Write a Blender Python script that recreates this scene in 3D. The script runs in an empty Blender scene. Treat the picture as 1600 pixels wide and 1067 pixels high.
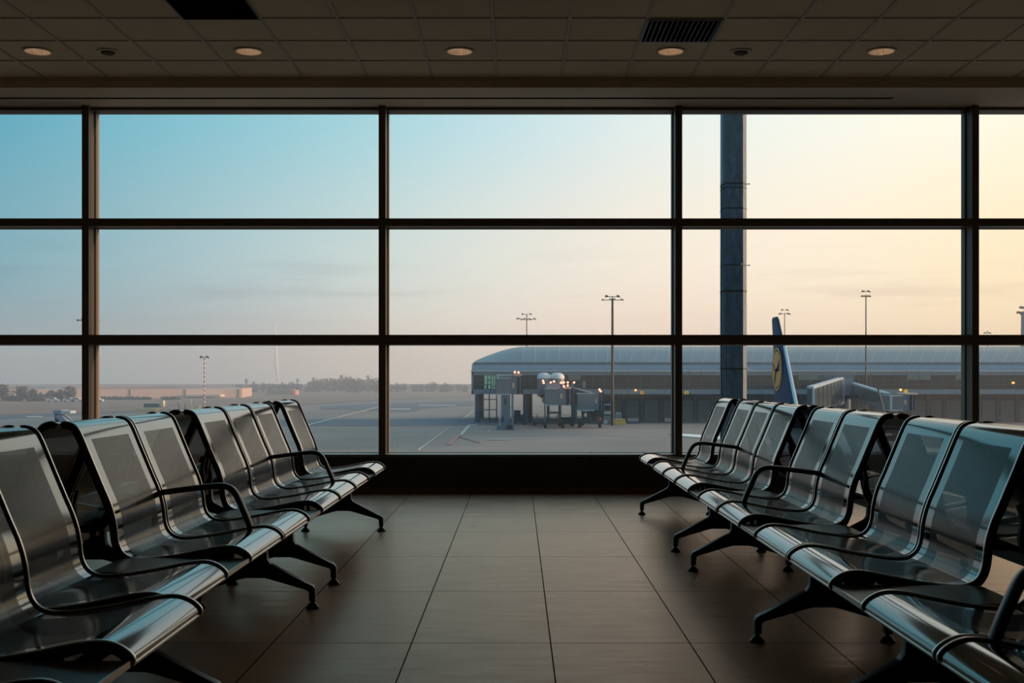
import bpy, bmesh, math, random
from mathutils import Vector
R = math.radians
rnd = random.Random(7)
scene = bpy.context.scene
COL = scene.collection

# ------------------------------------------------------------------ camera
F, CX, CY, CAMH = 1800.0, 809.0, 590.0, 1.145      # focal length and vanishing point in photo pixels, eye height
cam_d = bpy.data.cameras.new('camera')
cam = bpy.data.objects.new('camera', cam_d)
COL.objects.link(cam)
cam.location = (0, 0, CAMH)
cam.rotation_euler = (R(90), 0, 0)
cam_d.sensor_width = 36.0
cam_d.lens = F / 1600 * 36.0
cam_d.shift_x = -(CX - 800) / 1600
cam_d.shift_y = (CY - 533.5) / 1600
cam_d.clip_start = 0.05
cam_d.clip_end = 5000
cam_d.dof.use_dof = True
cam_d.dof.focus_distance = 9.0
cam_d.dof.aperture_fstop = 9.0
scene.camera = cam
scene.view_settings.view_transform = 'Standard'
scene.view_settings.look = 'None'
scene.view_settings.gamma = 1.0
scene.view_settings.use_curve_mapping = False
scene.view_settings.exposure = 0.0

def s2l(c):
    c = c / 255.0
    return c / 12.92 if c <= 0.04045 else ((c + 0.055) / 1.055) ** 2.4
def rgb(r, g, b, a=1.0):
    return (s2l(r), s2l(g), s2l(b), a)

# ------------------------------------------------------------------ world: dawn sky, cool on the left, warm on the right
def build_world():
    w = bpy.data.worlds.new('dawn_sky')
    scene.world = w
    w.use_nodes = True
    nt = w.node_tree
    nt.nodes.clear()
    N = nt.nodes.new
    L = nt.links.new
    tc = N('ShaderNodeTexCoord')
    sep = N('ShaderNodeSeparateXYZ')
    L(tc.outputs['Generated'], sep.inputs[0])
    def math_(op, a, b=None, clamp=False):
        n = N('ShaderNodeMath'); n.operation = op; n.use_clamp = clamp
        for i, v in enumerate((a, b)):
            if v is None: continue
            if isinstance(v, (int, float)): n.inputs[i].default_value = v
            else: L(v, n.inputs[i])
        return n.outputs[0]
    az = math_('ARCTAN2', sep.outputs['X'], sep.outputs['Y'])        # 0 ahead, + to the right
    el = math_('ARCSINE', sep.outputs['Z'])
    # azimuth -0.5 .. 0.5 rad spans 0.15 .. 0.85 of the ramp
    t = math_('ADD', math_('MULTIPLY', az, 0.7), 0.5, True)
    def ramp(stops):
        n = N('ShaderNodeValToRGB')
        n.color_ramp.interpolation = 'B_SPLINE' if len(stops) > 3 else 'LINEAR'
        e = n.color_ramp.elements
        while len(e) > 1: e.remove(e[-1])
        e[0].position, e[0].color = stops[0]
        for p, c in stops[1:]:
            x = e.new(p); x.color = c
        L(t, n.inputs[0])
        return n.outputs[0]
    def T(px):                                                        # photo column -> ramp position
        return 0.5 + 0.7 * math.atan((px - CX) / F)
    low = ramp([(0, rgb(126, 150, 166)), (T(0), rgb(146, 160, 165)), (T(200), rgb(160, 166, 170)), (T(400), rgb(187, 180, 177)), (T(600), rgb(222, 210, 196)),
                (T(800), rgb(244, 220, 204)), (T(1000), rgb(250, 220, 198)), (T(1300), rgb(253, 222, 190)), (T(1600), rgb(255, 222, 176)), (1, rgb(255, 214, 160))])
    mid = ramp([(0, rgb(104, 158, 180)), (T(0), rgb(130, 172, 184)), (T(200), rgb(152, 184, 192)), (T(400), rgb(178, 200, 204)), (T(600), rgb(204, 216, 212)),
                (T(800), rgb(228, 226, 216)), (T(1000), rgb(246, 232, 216)), (T(1300), rgb(255, 238, 214)), (T(1600), rgb(255, 234, 196)), (1, rgb(255, 228, 180))])
    top = ramp([(0, rgb(74, 150, 182)), (T(0), rgb(94, 168, 190)), (T(200), rgb(116, 184, 202)), (T(400), rgb(138, 196, 210)), (T(600), rgb(164, 210, 220)),
                (T(800), rgb(192, 222, 230)), (T(1000), rgb(222, 234, 234)), (T(1300), rgb(248, 249, 238)), (T(1600), rgb(255, 250, 230)), (1, rgb(255, 246, 216))])
    zen = N('ShaderNodeRGB'); zen.outputs[0].default_value = rgb(140, 190, 218)
    def mix(f, a, b):
        n = N('ShaderNodeMix'); n.data_type = 'RGBA'
        L(f, n.inputs['Factor']); L(a, n.inputs['A']); L(b, n.inputs['B'])
        return n.outputs['Result']
    def mapr(v, a, b):
        n = N('ShaderNodeMapRange'); n.interpolation_type = 'SMOOTHSTEP'
        L(v, n.inputs[0]); n.inputs[1].default_value = a; n.inputs[2].default_value = b
        return n.outputs[0]
    # faint horizontal cloud streaks low in the sky
    mp = N('ShaderNodeMapping'); L(tc.outputs['Generated'], mp.inputs[0]); mp.inputs['Scale'].default_value = (5, 5, 60)
    mp.inputs['Rotation'].default_value = (0, R(2), 0)
    no = N('ShaderNodeTexNoise'); L(mp.outputs[0], no.inputs['Vector']); no.inputs['Scale'].default_value = 1.1; no.inputs['Detail'].default_value = 4
    a = mapr(el, 0.0, 0.11)
    b = mapr(el, 0.09, 0.25)
    c = mapr(el, 0.24, 1.1)
    col = mix(c, mix(b, mix(a, low, mid), top), zen.outputs[0])
    st = mapr(no.outputs[0], 0.48, 0.68)
    band = math_('MULTIPLY', mapr(el, 0.035, 0.07), math_('SUBTRACT', 1.0, mapr(el, 0.08, 0.125)))
    f = math_('MULTIPLY', math_('MULTIPLY', st, band), 0.28)
    cl = N('ShaderNodeMix'); cl.data_type = 'RGBA'; cl.blend_type = 'MULTIPLY'
    L(f, cl.inputs['Factor']); L(col, cl.inputs['A']); cl.inputs['B'].default_value = rgb(206, 198, 205)
    # the sky behind the building (opposite the dawn) is darker
    back = mapr(sep.outputs['Y'], -0.5, 0.2)
    dk = N('ShaderNodeMix'); dk.data_type = 'RGBA'; dk.blend_type = 'MULTIPLY'; dk.inputs['Factor'].default_value = 1
    L(cl.outputs['Result'], dk.inputs['A'])
    bc = N('ShaderNodeMix'); bc.data_type = 'RGBA'
    L(back, bc.inputs['Factor']); bc.inputs['A'].default_value = (0.62, 0.74, 0.88, 1); bc.inputs['B'].default_value = (1, 1, 1, 1)
    L(bc.outputs['Result'], dk.inputs['B'])
    bg = N('ShaderNodeBackground'); L(dk.outputs['Result'], bg.inputs[0]); bg.inputs[1].default_value = 1.1
    out = N('ShaderNodeOutputWorld'); L(bg.outputs[0], out.inputs[0])
    w.cycles.sampling_method = 'MANUAL'
    w.cycles.sample_map_resolution = 512
build_world()

sun_d = bpy.data.lights.new('low_sun', 'SUN')
sun_d.energy = 5.0
sun_d.color = (1.0, 0.62, 0.42)
sun_d.angle = R(1.5)
sun = bpy.data.objects.new('low_sun', sun_d)
COL.objects.link(sun)
SUN_DIR = Vector((1.0, 0.06, 0.085))                                 # towards the sun: right of frame, just above the horizon
sun.rotation_euler = SUN_DIR.to_track_quat('Z', 'Y').to_euler()
sun.location = (60, -6, 30)

# ------------------------------------------------------------------ materials
MATS = {}
def mat(name, color, rough=0.5, metal=0.0, spec=0.5, emit=None, estr=0.0, noise=None, bump=None, coat=0.0):
    """noise = (scale, amount, stretch); bump = (scale, strength)"""
    m = bpy.data.materials.new(name)
    m.use_nodes = True
    nt = m.node_tree
    p = nt.nodes['Principled BSDF']
    p.inputs['Base Color'].default_value = color
    p.inputs['Roughness'].default_value = rough
    p.inputs['Metallic'].default_value = metal
    p.inputs['Specular IOR Level'].default_value = spec
    p.inputs['Coat Weight'].default_value = coat
    if emit:
        p.inputs['Emission Color'].default_value = emit
        p.inputs['Emission Strength'].default_value = estr
    if noise or bump:
        tc = nt.nodes.new('ShaderNodeTexCoord')
    if noise:
        mp = nt.nodes.new('ShaderNodeMapping'); mp.inputs['Scale'].default_value = noise[2] if len(noise) > 2 else (1, 1, 1)
        nt.links.new(tc.outputs['Object'], mp.inputs[0])
        n = nt.nodes.new('ShaderNodeTexNoise'); n.inputs['Scale'].default_value = noise[0]; n.inputs['Detail'].default_value = 5
        nt.links.new(mp.outputs[0], n.inputs['Vector'])
        mr = nt.nodes.new('ShaderNodeMapRange'); mr.inputs[1].default_value = 0.3; mr.inputs[2].default_value = 0.7
        mr.inputs[3].default_value = 1 - noise[1]; mr.inputs[4].default_value = 1 + noise[1]
        nt.links.new(n.outputs[0], mr.inputs[0])
        v = nt.nodes.new('ShaderNodeVectorMath'); v.operation = 'SCALE'; v.inputs[0].default_value = color[:3]
        nt.links.new(mr.outputs[0], v.inputs['Scale'])
        nt.links.new(v.outputs[0], p.inputs['Base Color'])
    if bump:
        n = nt.nodes.new('ShaderNodeTexNoise'); n.inputs['Scale'].default_value = bump[0]; n.inputs['Detail'].default_value = 3
        nt.links.new(tc.outputs['Object'], n.inputs['Vector'])
        b = nt.nodes.new('ShaderNodeBump'); b.inputs['Strength'].default_value = bump[1]; b.inputs['Distance'].default_value = 0.01
        nt.links.new(n.outputs[0], b.inputs['Height']); nt.links.new(b.outputs[0], p.inputs['Normal'])
    MATS[name] = m
    return m

M = {}
M['steel'] = mat('polished_dark_steel', (0.185, 0.187, 0.187, 1), 0.08, 1.0)
M['rail'] = mat('black_edge_rail', (0.055, 0.05, 0.047, 1), 0.22, 0.6, 0.6)
M['bead'] = mat('steel_bead', (0.85, 0.81, 0.75, 1), 0.3, 1.0)
M['black'] = mat('satin_black_metal', (0.012, 0.011, 0.011, 1), 0.38, 0.0, 0.45)
M['arm'] = mat('black_armrest', (0.012, 0.012, 0.012, 1), 0.28, 0.0, 0.5)
M['table'] = mat('dark_table_top', (0.10, 0.095, 0.09, 1), 0.35, 0.0, 0.5)
M['edge'] = mat('steel_edge_trim', (0.45, 0.44, 0.42, 1), 0.25, 1.0)
M['frame'] = mat('bronze_window_frame', (0.15, 0.11, 0.075, 1), 0.5, 0.0, 0.3)
M['sill'] = mat('pale_sill', (0.72, 0.68, 0.62, 1), 0.4)
M['wall'] = mat('brown_wall_panel', (0.055, 0.036, 0.024, 1), 0.55, noise=(3, 0.15))
M['hall'] = mat('dark_hall_wall', (0.05, 0.045, 0.04, 1), 0.8)
M['bulk'] = mat('bulkhead_paint', (0.66, 0.56, 0.42, 1), 0.7, noise=(2, 0.06))
M['slot'] = mat('slot_black', (0.003, 0.003, 0.003, 1), 1.0, 0.0, 0.0)
M['tbar'] = mat('ceiling_grid_bar', (0.44, 0.36, 0.26, 1), 0.6)
M['tile'] = mat('ceiling_tile', (0.66, 0.55, 0.385, 1), 0.9, noise=(0.9, 0.08), bump=(180, 0.25))
M['cup'] = mat('downlight_reflector', (0.85, 0.76, 0.66, 1), 0.35, 0.6)
M['trimring'] = mat('downlight_ring', (0.60, 0.50, 0.37, 1), 0.5)
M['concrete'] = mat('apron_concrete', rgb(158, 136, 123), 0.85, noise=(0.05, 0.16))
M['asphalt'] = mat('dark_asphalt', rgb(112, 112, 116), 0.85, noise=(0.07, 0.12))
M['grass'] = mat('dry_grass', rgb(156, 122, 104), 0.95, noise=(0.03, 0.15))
M['white_line'] = mat('white_marking', rgb(205, 195, 185), 0.8)
M['red_line'] = mat('red_marking', rgb(188, 132, 124), 0.8)
M['panel'] = mat('blue_grey_panel', rgb(114, 136, 148), 0.4, 0.0, noise=(0.3, 0.06))
M['panel_dark'] = mat('dark_blue_grey_panel', rgb(92, 108, 118), 0.4, 0.1)
M['roof'] = mat('ribbed_roof_metal', rgb(76, 114, 128), 0.45, 0.0, noise=(0.15, 0.08))
M['rail_light'] = mat('pale_gutter', rgb(196, 206, 210), 0.4)
M['dglass'] = mat('dark_green_glazing', rgb(30, 48, 46), 0.3, 0.0, 0.25)
M['gglass'] = mat('green_glazing', rgb(78, 120, 112), 0.15, 0.0, 0.6)
M['litglass'] = mat('lit_green_glazing', rgb(110, 160, 136), 0.3, emit=rgb(140, 200, 170), estr=0.22)
M['pillar'] = mat('pillar_paint', rgb(72, 90, 102), 0.6)
M['groundwall'] = mat('ground_floor_wall', rgb(62, 68, 70), 0.7, noise=(0.2, 0.12))
M['door'] = mat('roller_door', rgb(98, 108, 110), 0.6)
M['cabgrey'] = mat('cab_corrugated_grey', rgb(120, 130, 134), 0.5, 0.1)
M['cabblue'] = mat('cab_blue_grey', rgb(98, 116, 132), 0.45)
M['cabdark'] = mat('cab_dark_bellows', rgb(48, 54, 60), 0.7)
M['cablight'] = mat('cab_pale_roof', rgb(176, 190, 196), 0.4)
M['dome'] = mat('white_dome', rgb(226, 226, 220), 0.5)
M['tunnelglass'] = mat('tunnel_glazing', rgb(88, 100, 100), 0.15, 0.0, 0.7)
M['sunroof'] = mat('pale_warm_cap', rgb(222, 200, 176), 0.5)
M['beacon'] = mat('red_beacon', rgb(255, 120, 90), 0.4, emit=(1.0, 0.25, 0.15, 1), estr=5.0)
M['beacon_o'] = mat('orange_beacon', rgb(255, 150, 60), 0.4, emit=(1.0, 0.38, 0.08, 1), estr=2.0)
M['yellow'] = mat('yellow_paint', rgb(205, 180, 96), 0.6)
M['sign_yellow'] = mat('yellow_gate_sign', rgb(236, 184, 48), 0.5, emit=rgb(236, 184, 48), estr=0.35)
M['tan'] = mat('tan_marker', rgb(208, 178, 140), 0.5)
M['machine'] = mat('machinery_dark', rgb(66, 66, 66), 0.6)
M['red'] = mat('red_paint', rgb(150, 60, 50), 0.5)
M['white'] = mat('white_paint', rgb(225, 225, 222), 0.4)
M['pole'] = mat('grey_pole', rgb(112, 116, 116), 0.5, 0.2)
M['pole_dark'] = mat('dark_pole', rgb(52, 48, 46), 0.6)
M['lamp_dark'] = mat('dark_lamp_head', rgb(36, 32, 30), 0.6)
M['mast'] = mat('galvanised_mast', rgb(56, 76, 92), 0.5, 0.25, noise=(14, 0.38, (1, 1, 0.5)))
M['band'] = mat('black_strap', rgb(16, 18, 20), 0.6)
M['bark'] = mat('tree_bark', rgb(74, 66, 64), 0.9)
M['leaf'] = mat('grey_green_foliage', rgb(84, 92, 92), 0.9)
M['hedge'] = mat('hedge_green', rgb(64, 78, 80), 0.9)
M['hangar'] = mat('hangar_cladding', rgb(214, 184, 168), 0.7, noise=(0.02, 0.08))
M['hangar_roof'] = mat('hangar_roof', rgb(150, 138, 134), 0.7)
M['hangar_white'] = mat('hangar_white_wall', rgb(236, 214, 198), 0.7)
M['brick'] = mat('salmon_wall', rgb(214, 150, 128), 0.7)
M['fuselage'] = mat('aircraft_white', rgb(226, 228, 230), 0.3, coat=0.3)
M['fin'] = mat('aircraft_navy', rgb(24, 38, 76), 0.6, coat=0.0)
M['gold'] = mat('emblem_gold', rgb(228, 146, 56), 0.45)
M['alu'] = mat('bare_aluminium', rgb(205, 208, 210), 0.25, 0.7)
M['engine'] = mat('engine_grey', rgb(150, 154, 160), 0.35)
M['cabin_win'] = mat('aircraft_window', rgb(30, 34, 40), 0.2)
M['vehicle_blue'] = mat('vehicle_pale_blue', rgb(128, 150, 170), 0.4)
M['cream'] = mat('cream_paint', rgb(224, 202, 170), 0.5)

# --- perforated sheet: see-through holes with darkened rims, laid out in the sheet's own UV (metres)
def perforated():
    m = bpy.data.materials.new('perforated_steel_sheet')
    m.use_nodes = True
    nt = m.node_tree; N = nt.nodes.new; L = nt.links.new
    p = nt.nodes['Principled BSDF']
    p.inputs['Base Color'].default_value = (0.10, 0.10, 0.10, 1)
    p.inputs['Metallic'].default_value = 1.0
    p.inputs['Roughness'].default_value = 0.16
    uv = N('ShaderNodeUVMap'); uv.uv_map = 'UVMap'
    sc = N('ShaderNodeVectorMath'); sc.operation = 'SCALE'; sc.inputs['Scale'].default_value = 1 / 0.0075
    L(uv.outputs[0], sc.inputs[0])
    def cell(off):
        a = N('ShaderNodeVectorMath'); a.operation = 'ADD'; L(sc.outputs[0], a.inputs[0]); a.inputs[1].default_value = (off, off, 0)
        f = N('ShaderNodeVectorMath'); f.operation = 'FRACTION'; L(a.outputs[0], f.inputs[0])
        s = N('ShaderNodeVectorMath'); s.operation = 'SUBTRACT'; L(f.outputs[0], s.inputs[0]); s.inputs[1].default_value = (0.5, 0.5, 0)
        l = N('ShaderNodeVectorMath'); l.operation = 'LENGTH'; L(s.outputs[0], l.inputs[0])
        return l.outputs['Value']
    mn = N('ShaderNodeMath'); mn.operation = 'MINIMUM'; L(cell(0.0), mn.inputs[0]); L(cell(0.5), mn.inputs[1])
    lt = N('ShaderNodeMath'); lt.operation = 'LESS_THAN'; L(mn.outputs[0], lt.inputs[0]); lt.inputs[1].default_value = 0.12
    wl = N('ShaderNodeMath'); wl.operation = 'LESS_THAN'; L(mn.outputs[0], wl.inputs[0]); wl.inputs[1].default_value = 0.33   # dark ring, painting in the shade of each hole's wall
    cm = N('ShaderNodeMix'); cm.data_type = 'RGBA'; L(wl.outputs[0], cm.inputs['Factor']); cm.inputs['A'].default_value = (0.185, 0.187, 0.187, 1); cm.inputs['B'].default_value = (0.02, 0.02, 0.02, 1)
    L(cm.outputs['Result'], p.inputs['Base Color'])
    rm = N('ShaderNodeMath'); rm.operation = 'MULTIPLY_ADD'; L(wl.outputs[0], rm.inputs[0]); rm.inputs[1].default_value = 0.5; rm.inputs[2].default_value = 0.15
    L(rm.outputs[0], p.inputs['Roughness'])
    tr = N('ShaderNodeBsdfTransparent')
    mx = N('ShaderNodeMixShader'); L(lt.outputs[0], mx.inputs[0]); L(p.outputs[0], mx.inputs[1]); L(tr.outputs[0], mx.inputs[2])
    L(mx.outputs[0], nt.nodes['Material Output'].inputs[0])
    return m
M['perf'] = perforated()

def floor_mat():
    m = bpy.data.materials.new('brown_porcelain_floor')
    m.use_nodes = True
    nt = m.node_tree; N = nt.nodes.new; L = nt.links.new
    p = nt.nodes['Principled BSDF']
    tc = N('ShaderNodeTexCoord'); sep = N('ShaderNodeSeparateXYZ'); L(tc.outputs['Object'], sep.inputs[0])
    def mth(op, a, b=None):
        n = N('ShaderNodeMath'); n.operation = op
        for i, v in enumerate((a, b)):
            if v is None: continue
            if isinstance(v, (int, float)): n.inputs[i].default_value = v
            else: L(v, n.inputs[i])
        return n.outputs[0]
    def line(src, off, pitch, half):
        v = mth('DIVIDE', mth('SUBTRACT', src, off), pitch)
        fr = mth('FRACT', v)
        d = mth('MULTIPLY', mth('MINIMUM', fr, mth('SUBTRACT', 1.0, fr)), pitch)
        return mth('LESS_THAN', d, half), mth('FLOOR', v)
    gx, ix = line(sep.outputs['X'], 0.142, 0.6, 0.003)
    gy, iy = line(sep.outputs['Y'], 4.97, 1.2, 0.003)
    g = mth('MAXIMUM', gx, gy)
    cmb = N('ShaderNodeCombineXYZ'); L(ix, cmb.inputs[0]); L(iy, cmb.inputs[1])
    wn = N('ShaderNodeTexWhiteNoise'); wn.noise_dimensions = '2D'; L(cmb.outputs[0], wn.inputs['Vector'])
    no = N('ShaderNodeTexNoise'); L(tc.outputs['Object'], no.inputs['Vector']); no.inputs['Scale'].default_value = 1.7; no.inputs['Detail'].default_value = 6; no.inputs['Roughness'].default_value = 0.6
    tint = mth('ADD', mth('MULTIPLY', wn.outputs[0], 0.16), mth('ADD', 0.42, mth('MULTIPLY', no.outputs[0], 1.0)))
    v = N('ShaderNodeVectorMath'); v.operation = 'SCALE'; v.inputs[0].default_value = (0.66, 0.43, 0.29); L(tint, v.inputs['Scale'])
    mx = N('ShaderNodeMix'); mx.data_type = 'RGBA'; L(g, mx.inputs['Factor']); L(v.outputs[0], mx.inputs['A']); mx.inputs['B'].default_value = (0.008, 0.006, 0.005, 1)
    mp = N('ShaderNodeMapping'); mp.inputs['Scale'].default_value = (2.5, 12, 1); L(tc.outputs['Object'], mp.inputs[0])
    n2 = N('ShaderNodeTexNoise'); L(mp.outputs[0], n2.inputs['Vector']); n2.inputs['Scale'].default_value = 1.5; n2.inputs['Detail'].default_value = 4
    r = N('ShaderNodeMapRange'); L(n2.outputs[0], r.inputs[0]); r.inputs[1].default_value = 0.3; r.inputs[2].default_value = 0.7; r.inputs[3].default_value = 0.27; r.inputs[4].default_value = 0.36
    rr = mth('ADD', r.outputs[0], mth('MULTIPLY', g, 0.5))
    b = N('ShaderNodeBump'); b.inputs['Strength'].default_value = 0.12; b.inputs['Distance'].default_value = 0.004
    L(mth('SUBTRACT', n2.outputs[0], mth('MULTIPLY', g, 0.8)), b.inputs['Height'])
    # matt brown body under a warm-toned satin glaze
    df = N('ShaderNodeBsdfDiffuse'); L(mx.outputs['Result'], df.inputs['Color']); L(b.outputs[0], df.inputs['Normal'])
    gl = N('ShaderNodeBsdfGlossy'); gl.inputs['Color'].default_value = (0.92, 0.71, 0.585, 1); L(rr, gl.inputs['Roughness']); L(b.outputs[0], gl.inputs['Normal'])
    fr = N('ShaderNodeFresnel'); fr.inputs[0].default_value = 1.42
    fm = mth('MULTIPLY', fr.outputs[0], mth('SUBTRACT', 1.0, mth('MULTIPLY', g, 0.85)))
    ms = N('ShaderNodeMixShader'); L(fm, ms.inputs[0]); L(df.outputs[0], ms.inputs[1]); L(gl.outputs[0], ms.inputs[2])
    L(ms.outputs[0], nt.nodes['Material Output'].inputs[0])
    nt.nodes.remove(p)
    return m
M['floor'] = floor_mat()

def glass_mat():
    m = bpy.data.materials.new('window_glass')
    m.use_nodes = True
    nt = m.node_tree; nt.nodes.clear(); N = nt.nodes.new; L = nt.links.new
    tr = N('ShaderNodeBsdfTransparent'); tr.inputs[0].default_value = (0.97, 0.985, 0.98, 1)
    gl = N('ShaderNodeBsdfGlossy'); gl.inputs['Roughness'].default_value = 0.0
    fr = N('ShaderNodeFresnel'); fr.inputs[0].default_value = 1.5
    mx = N('ShaderNodeMixShader'); L(fr.outputs[0], mx.inputs[0]); L(tr.outputs[0], mx.inputs[1]); L(gl.outputs[0], mx.inputs[2])
    out = N('ShaderNodeOutputMaterial'); L(mx.outputs[0], out.inputs[0])
    return m
M['glass'] = glass_mat()

# ------------------------------------------------------------------ mesh helpers
class MB:
    def __init__(self):
        self.v, self.f, self.m, self.uv, self.mats = [], [], [], [], []
    def slot(self, key):
        if key not in self.mats: self.mats.append(key)
        return self.mats.index(key)
    def add(self, verts, faces, key, uvs=None):
        o = len(self.v); s = self.slot(key)
        self.v += [tuple(p) for p in verts]
        for i, fc in enumerate(faces):
            self.f.append(tuple(o + k for k in fc)); self.m.append(s)
            self.uv.append(uvs[i] if uvs else None)
        return self
    def box(self, a, b, key):
        x0, x1 = sorted((a[0], b[0])); y0, y1 = sorted((a[1], b[1])); z0, z1 = sorted((a[2], b[2]))
        vs = [(x0,y0,z0),(x1,y0,z0),(x1,y1,z0),(x0,y1,z0),(x0,y0,z1),(x1,y0,z1),(x1,y1,z1),(x0,y1,z1)]
        return self.add(vs, [(0,3,2,1),(4,5,6,7),(0,1,5,4),(1,2,6,5),(2,3,7,6),(3,0,4,7)], key)
    def hexa(self, q0, q1, key):
        """two quads (lists of 4 points) joined into a solid"""
        return self.add(list(q0) + list(q1), [(3,2,1,0),(4,5,6,7),(0,1,5,4),(1,2,6,5),(2,3,7,6),(3,0,4,7)], key)
    def prism(self, pts, d, key):
        """pts polygon (3D points) pushed by vector d"""
        n = len(pts); d = Vector(d)
        vs = [Vector(p) for p in pts] + [Vector(p) + d for p in pts]
        fs = [tuple(range(n))[::-1], tuple(range(n, 2*n))] + [(i, (i+1) % n, n+(i+1) % n, n+i) for i in range(n)]
        return self.add(vs, fs, key)
    def tube(self, a, b, r0, r1, key, n=12, caps=True):
        a, b = Vector(a), Vector(b); ax = (b-a).normalized()
        u = ax.orthogonal().normalized(); w = ax.cross(u)
        vs = []
        for c, r in ((a, r0), (b, r1)):
            for i in range(n):
                t = 2*math.pi*i/n
                vs.append(c + u*(r*math.cos(t)) + w*(r*math.sin(t)))
        fs = [(i, (i+1) % n, n+(i+1) % n, n+i) for i in range(n)]
        if caps: fs += [tuple(range(n))[::-1], tuple(range(n, 2*n))]
        return self.add(vs, fs, key)
    def lathe(self, prof, c, key, n=24):
        """prof list of (r, z) about the vertical axis at c"""
        vs = []
        for r, z in prof:
            for i in range(n):
                t = 2*math.pi*i/n
                vs.append((c[0]+r*math.cos(t), c[1]+r*math.sin(t), c[2]+z))
        fs = []
        for k in range(len(prof)-1):
            for i in range(n):
                fs.append((k*n+i, k*n+(i+1) % n, (k+1)*n+(i+1) % n, (k+1)*n+i))
        return self.add(vs, fs, key)
    def blob(self, c, r, key, sub=2, amp=0.2, seed=0):
        bm = bmesh.new(); bmesh.ops.create_icosphere(bm, subdivisions=sub, radius=1.0)
        q = random.Random(seed)
        vs = [(c[0]+v.co.x*r[0]*(1+q.uniform(-amp, amp)), c[1]+v.co.y*r[1]*(1+q.uniform(-amp, amp)), c[2]+v.co.z*r[2]*(1+q.uniform(-amp, amp))) for v in bm.verts]
        fs = [tuple(v.index for v in f.verts) for f in bm.faces]
        bm.free()
        return self.add(vs, fs, key)
    def mesh(self, name, smooth=0.0, bevel=0.0):
        me = bpy.data.meshes.new(name)
        me.from_pydata(self.v, [], self.f)
        for k in self.mats: me.materials.append(M[k])
        uvl = me.uv_layers.new(name='UVMap') if any(self.uv) else None
        for i, p in enumerate(me.polygons):
            p.material_index = self.m[i]
            if uvl and self.uv[i]:
                for j, li in enumerate(p.loop_indices): uvl.data[li].uv = self.uv[i][j]
        bm = bmesh.new(); bm.from_mesh(me)
        bmesh.ops.recalc_face_normals(bm, faces=bm.faces)
        if bevel:
            es = [e for e in bm.edges if len(e.link_faces) == 2 and e.calc_face_angle(0) > 0.5]
            bmesh.ops.bevel(bm, geom=es, offset=bevel, segments=2, profile=0.7, affect='EDGES')
        bm.to_mesh(me); bm.free()
        if smooth:
            me.polygons.foreach_set('use_smooth', [True] * len(me.polygons))
            me.set_sharp_from_angle(angle=smooth)
        return me

def link(name, me, parent=None, loc=(0, 0, 0)):
    o = bpy.data.objects.new(name, me); COL.objects.link(o); o.location = loc
    if parent: o.parent = parent
    return o
def build(mb, name, parent=None, loc=(0, 0, 0), smooth=0.0, bevel=0.0, label=None):
    o = link(name, mb.mesh(name, smooth, bevel), parent, loc)
    if label: o['label'] = label
    return o
def tag(o, label, cat, group=None):
    o['label'] = label; o['category'] = cat
    if group: o['group'] = group
    return o
def thing(name, loc, label, cat, group=None):
    o = bpy.data.objects.new(name, None); COL.objects.link(o); o.location = loc; o.empty_display_size = 0.1
    return tag(o, label, cat, group)
def struct(o):
    o['kind'] = 'structure'; return o
def P(px, py, D):
    """point seen at photo pixel (px, py) that stands D metres ahead"""
    return Vector(((px - CX) * D / F, D, CAMH - (py - CY) * D / F))
GZ = -7.155                                                            # level of the apron outside
EYE = CAMH - GZ
def G(px, py, dz=0.0):
    """point of the apron seen at a photo pixel"""
    D = F * EYE / (py - CY)
    return Vector(((px - CX) * D / F, D, GZ + dz))

# ------------------------------------------------------------------ the hall shell
XL, XR, YB = -11.0, 11.0, -6.0
WY, GY = 11.39, 11.60          # inner face of the window wall, glass plane
CZ = 3.925                     # ceiling height
SOF = 3.835
struct(build(MB().box((XL, YB, -0.15), (XR, WY + 0.3, 0), 'floor'), 'floor'))
b = MB()
LX = [-4.096, -2.296, -0.496, 1.304, 3.104]              # columns of the downlights, all in the row 9.53 .. 10.13
b.box((XL, YB, CZ + 0.008), (XR, 9.53, CZ + 0.03), 'tile').box((XL, 10.13, CZ + 0.008), (XR, 10.69, CZ + 0.03), 'tile')
ex = [XL] + [v for x in LX for v in (x - 0.3, x + 0.3)] + [XR]
for i in range(0, len(ex), 2): b.box((ex[i], 9.53, CZ + 0.008), (ex[i + 1], 10.13, CZ + 0.03), 'tile')
for x in LX:                                             # a tile with a round cut-out
    n_ = 32; vs = []
    for z in (CZ + 0.008, CZ + 0.03):
        for i in range(n_):
            a = 2 * math.pi * i / n_; c_, s_ = math.cos(a), math.sin(a); q_ = 0.3 / max(abs(c_), abs(s_))
            vs += [(x + 0.106 * c_, 9.83 + 0.106 * s_, z), (x + q_ * c_, 9.83 + q_ * s_, z)]
    fs = []
    for i in range(n_):
        j = (i + 1) % n_
        for o_ in (0, 2 * n_): fs.append((o_ + 2 * i, o_ + 2 * i + 1, o_ + 2 * j + 1, o_ + 2 * j))
        fs.append((2 * i, 2 * j, 2 * n_ + 2 * j, 2 * n_ + 2 * i))
    b.add(vs, fs, 'tile')
b.box((XL, YB, CZ + 0.2), (XR, 10.69, CZ + 0.3), 'hall')
struct(build(b, 'ceiling'))
# the dropped bulkhead above the window with its slot
b = MB()
b.box((XL, 10.69, SOF), (XR, 11.065, CZ + 0.2), 'bulk')
b.box((XL, 11.125, SOF), (XR, 11.66, CZ + 0.2), 'bulk')
b.box((3.61, 11.065, SOF), (XR, 11.125, CZ + 0.2), 'bulk')
b.box((XL, 11.065, SOF + 0.004), (3.61, 11.125, CZ + 0.2), 'slot')
struct(build(b, 'trim_1', bevel=0.0))
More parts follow.
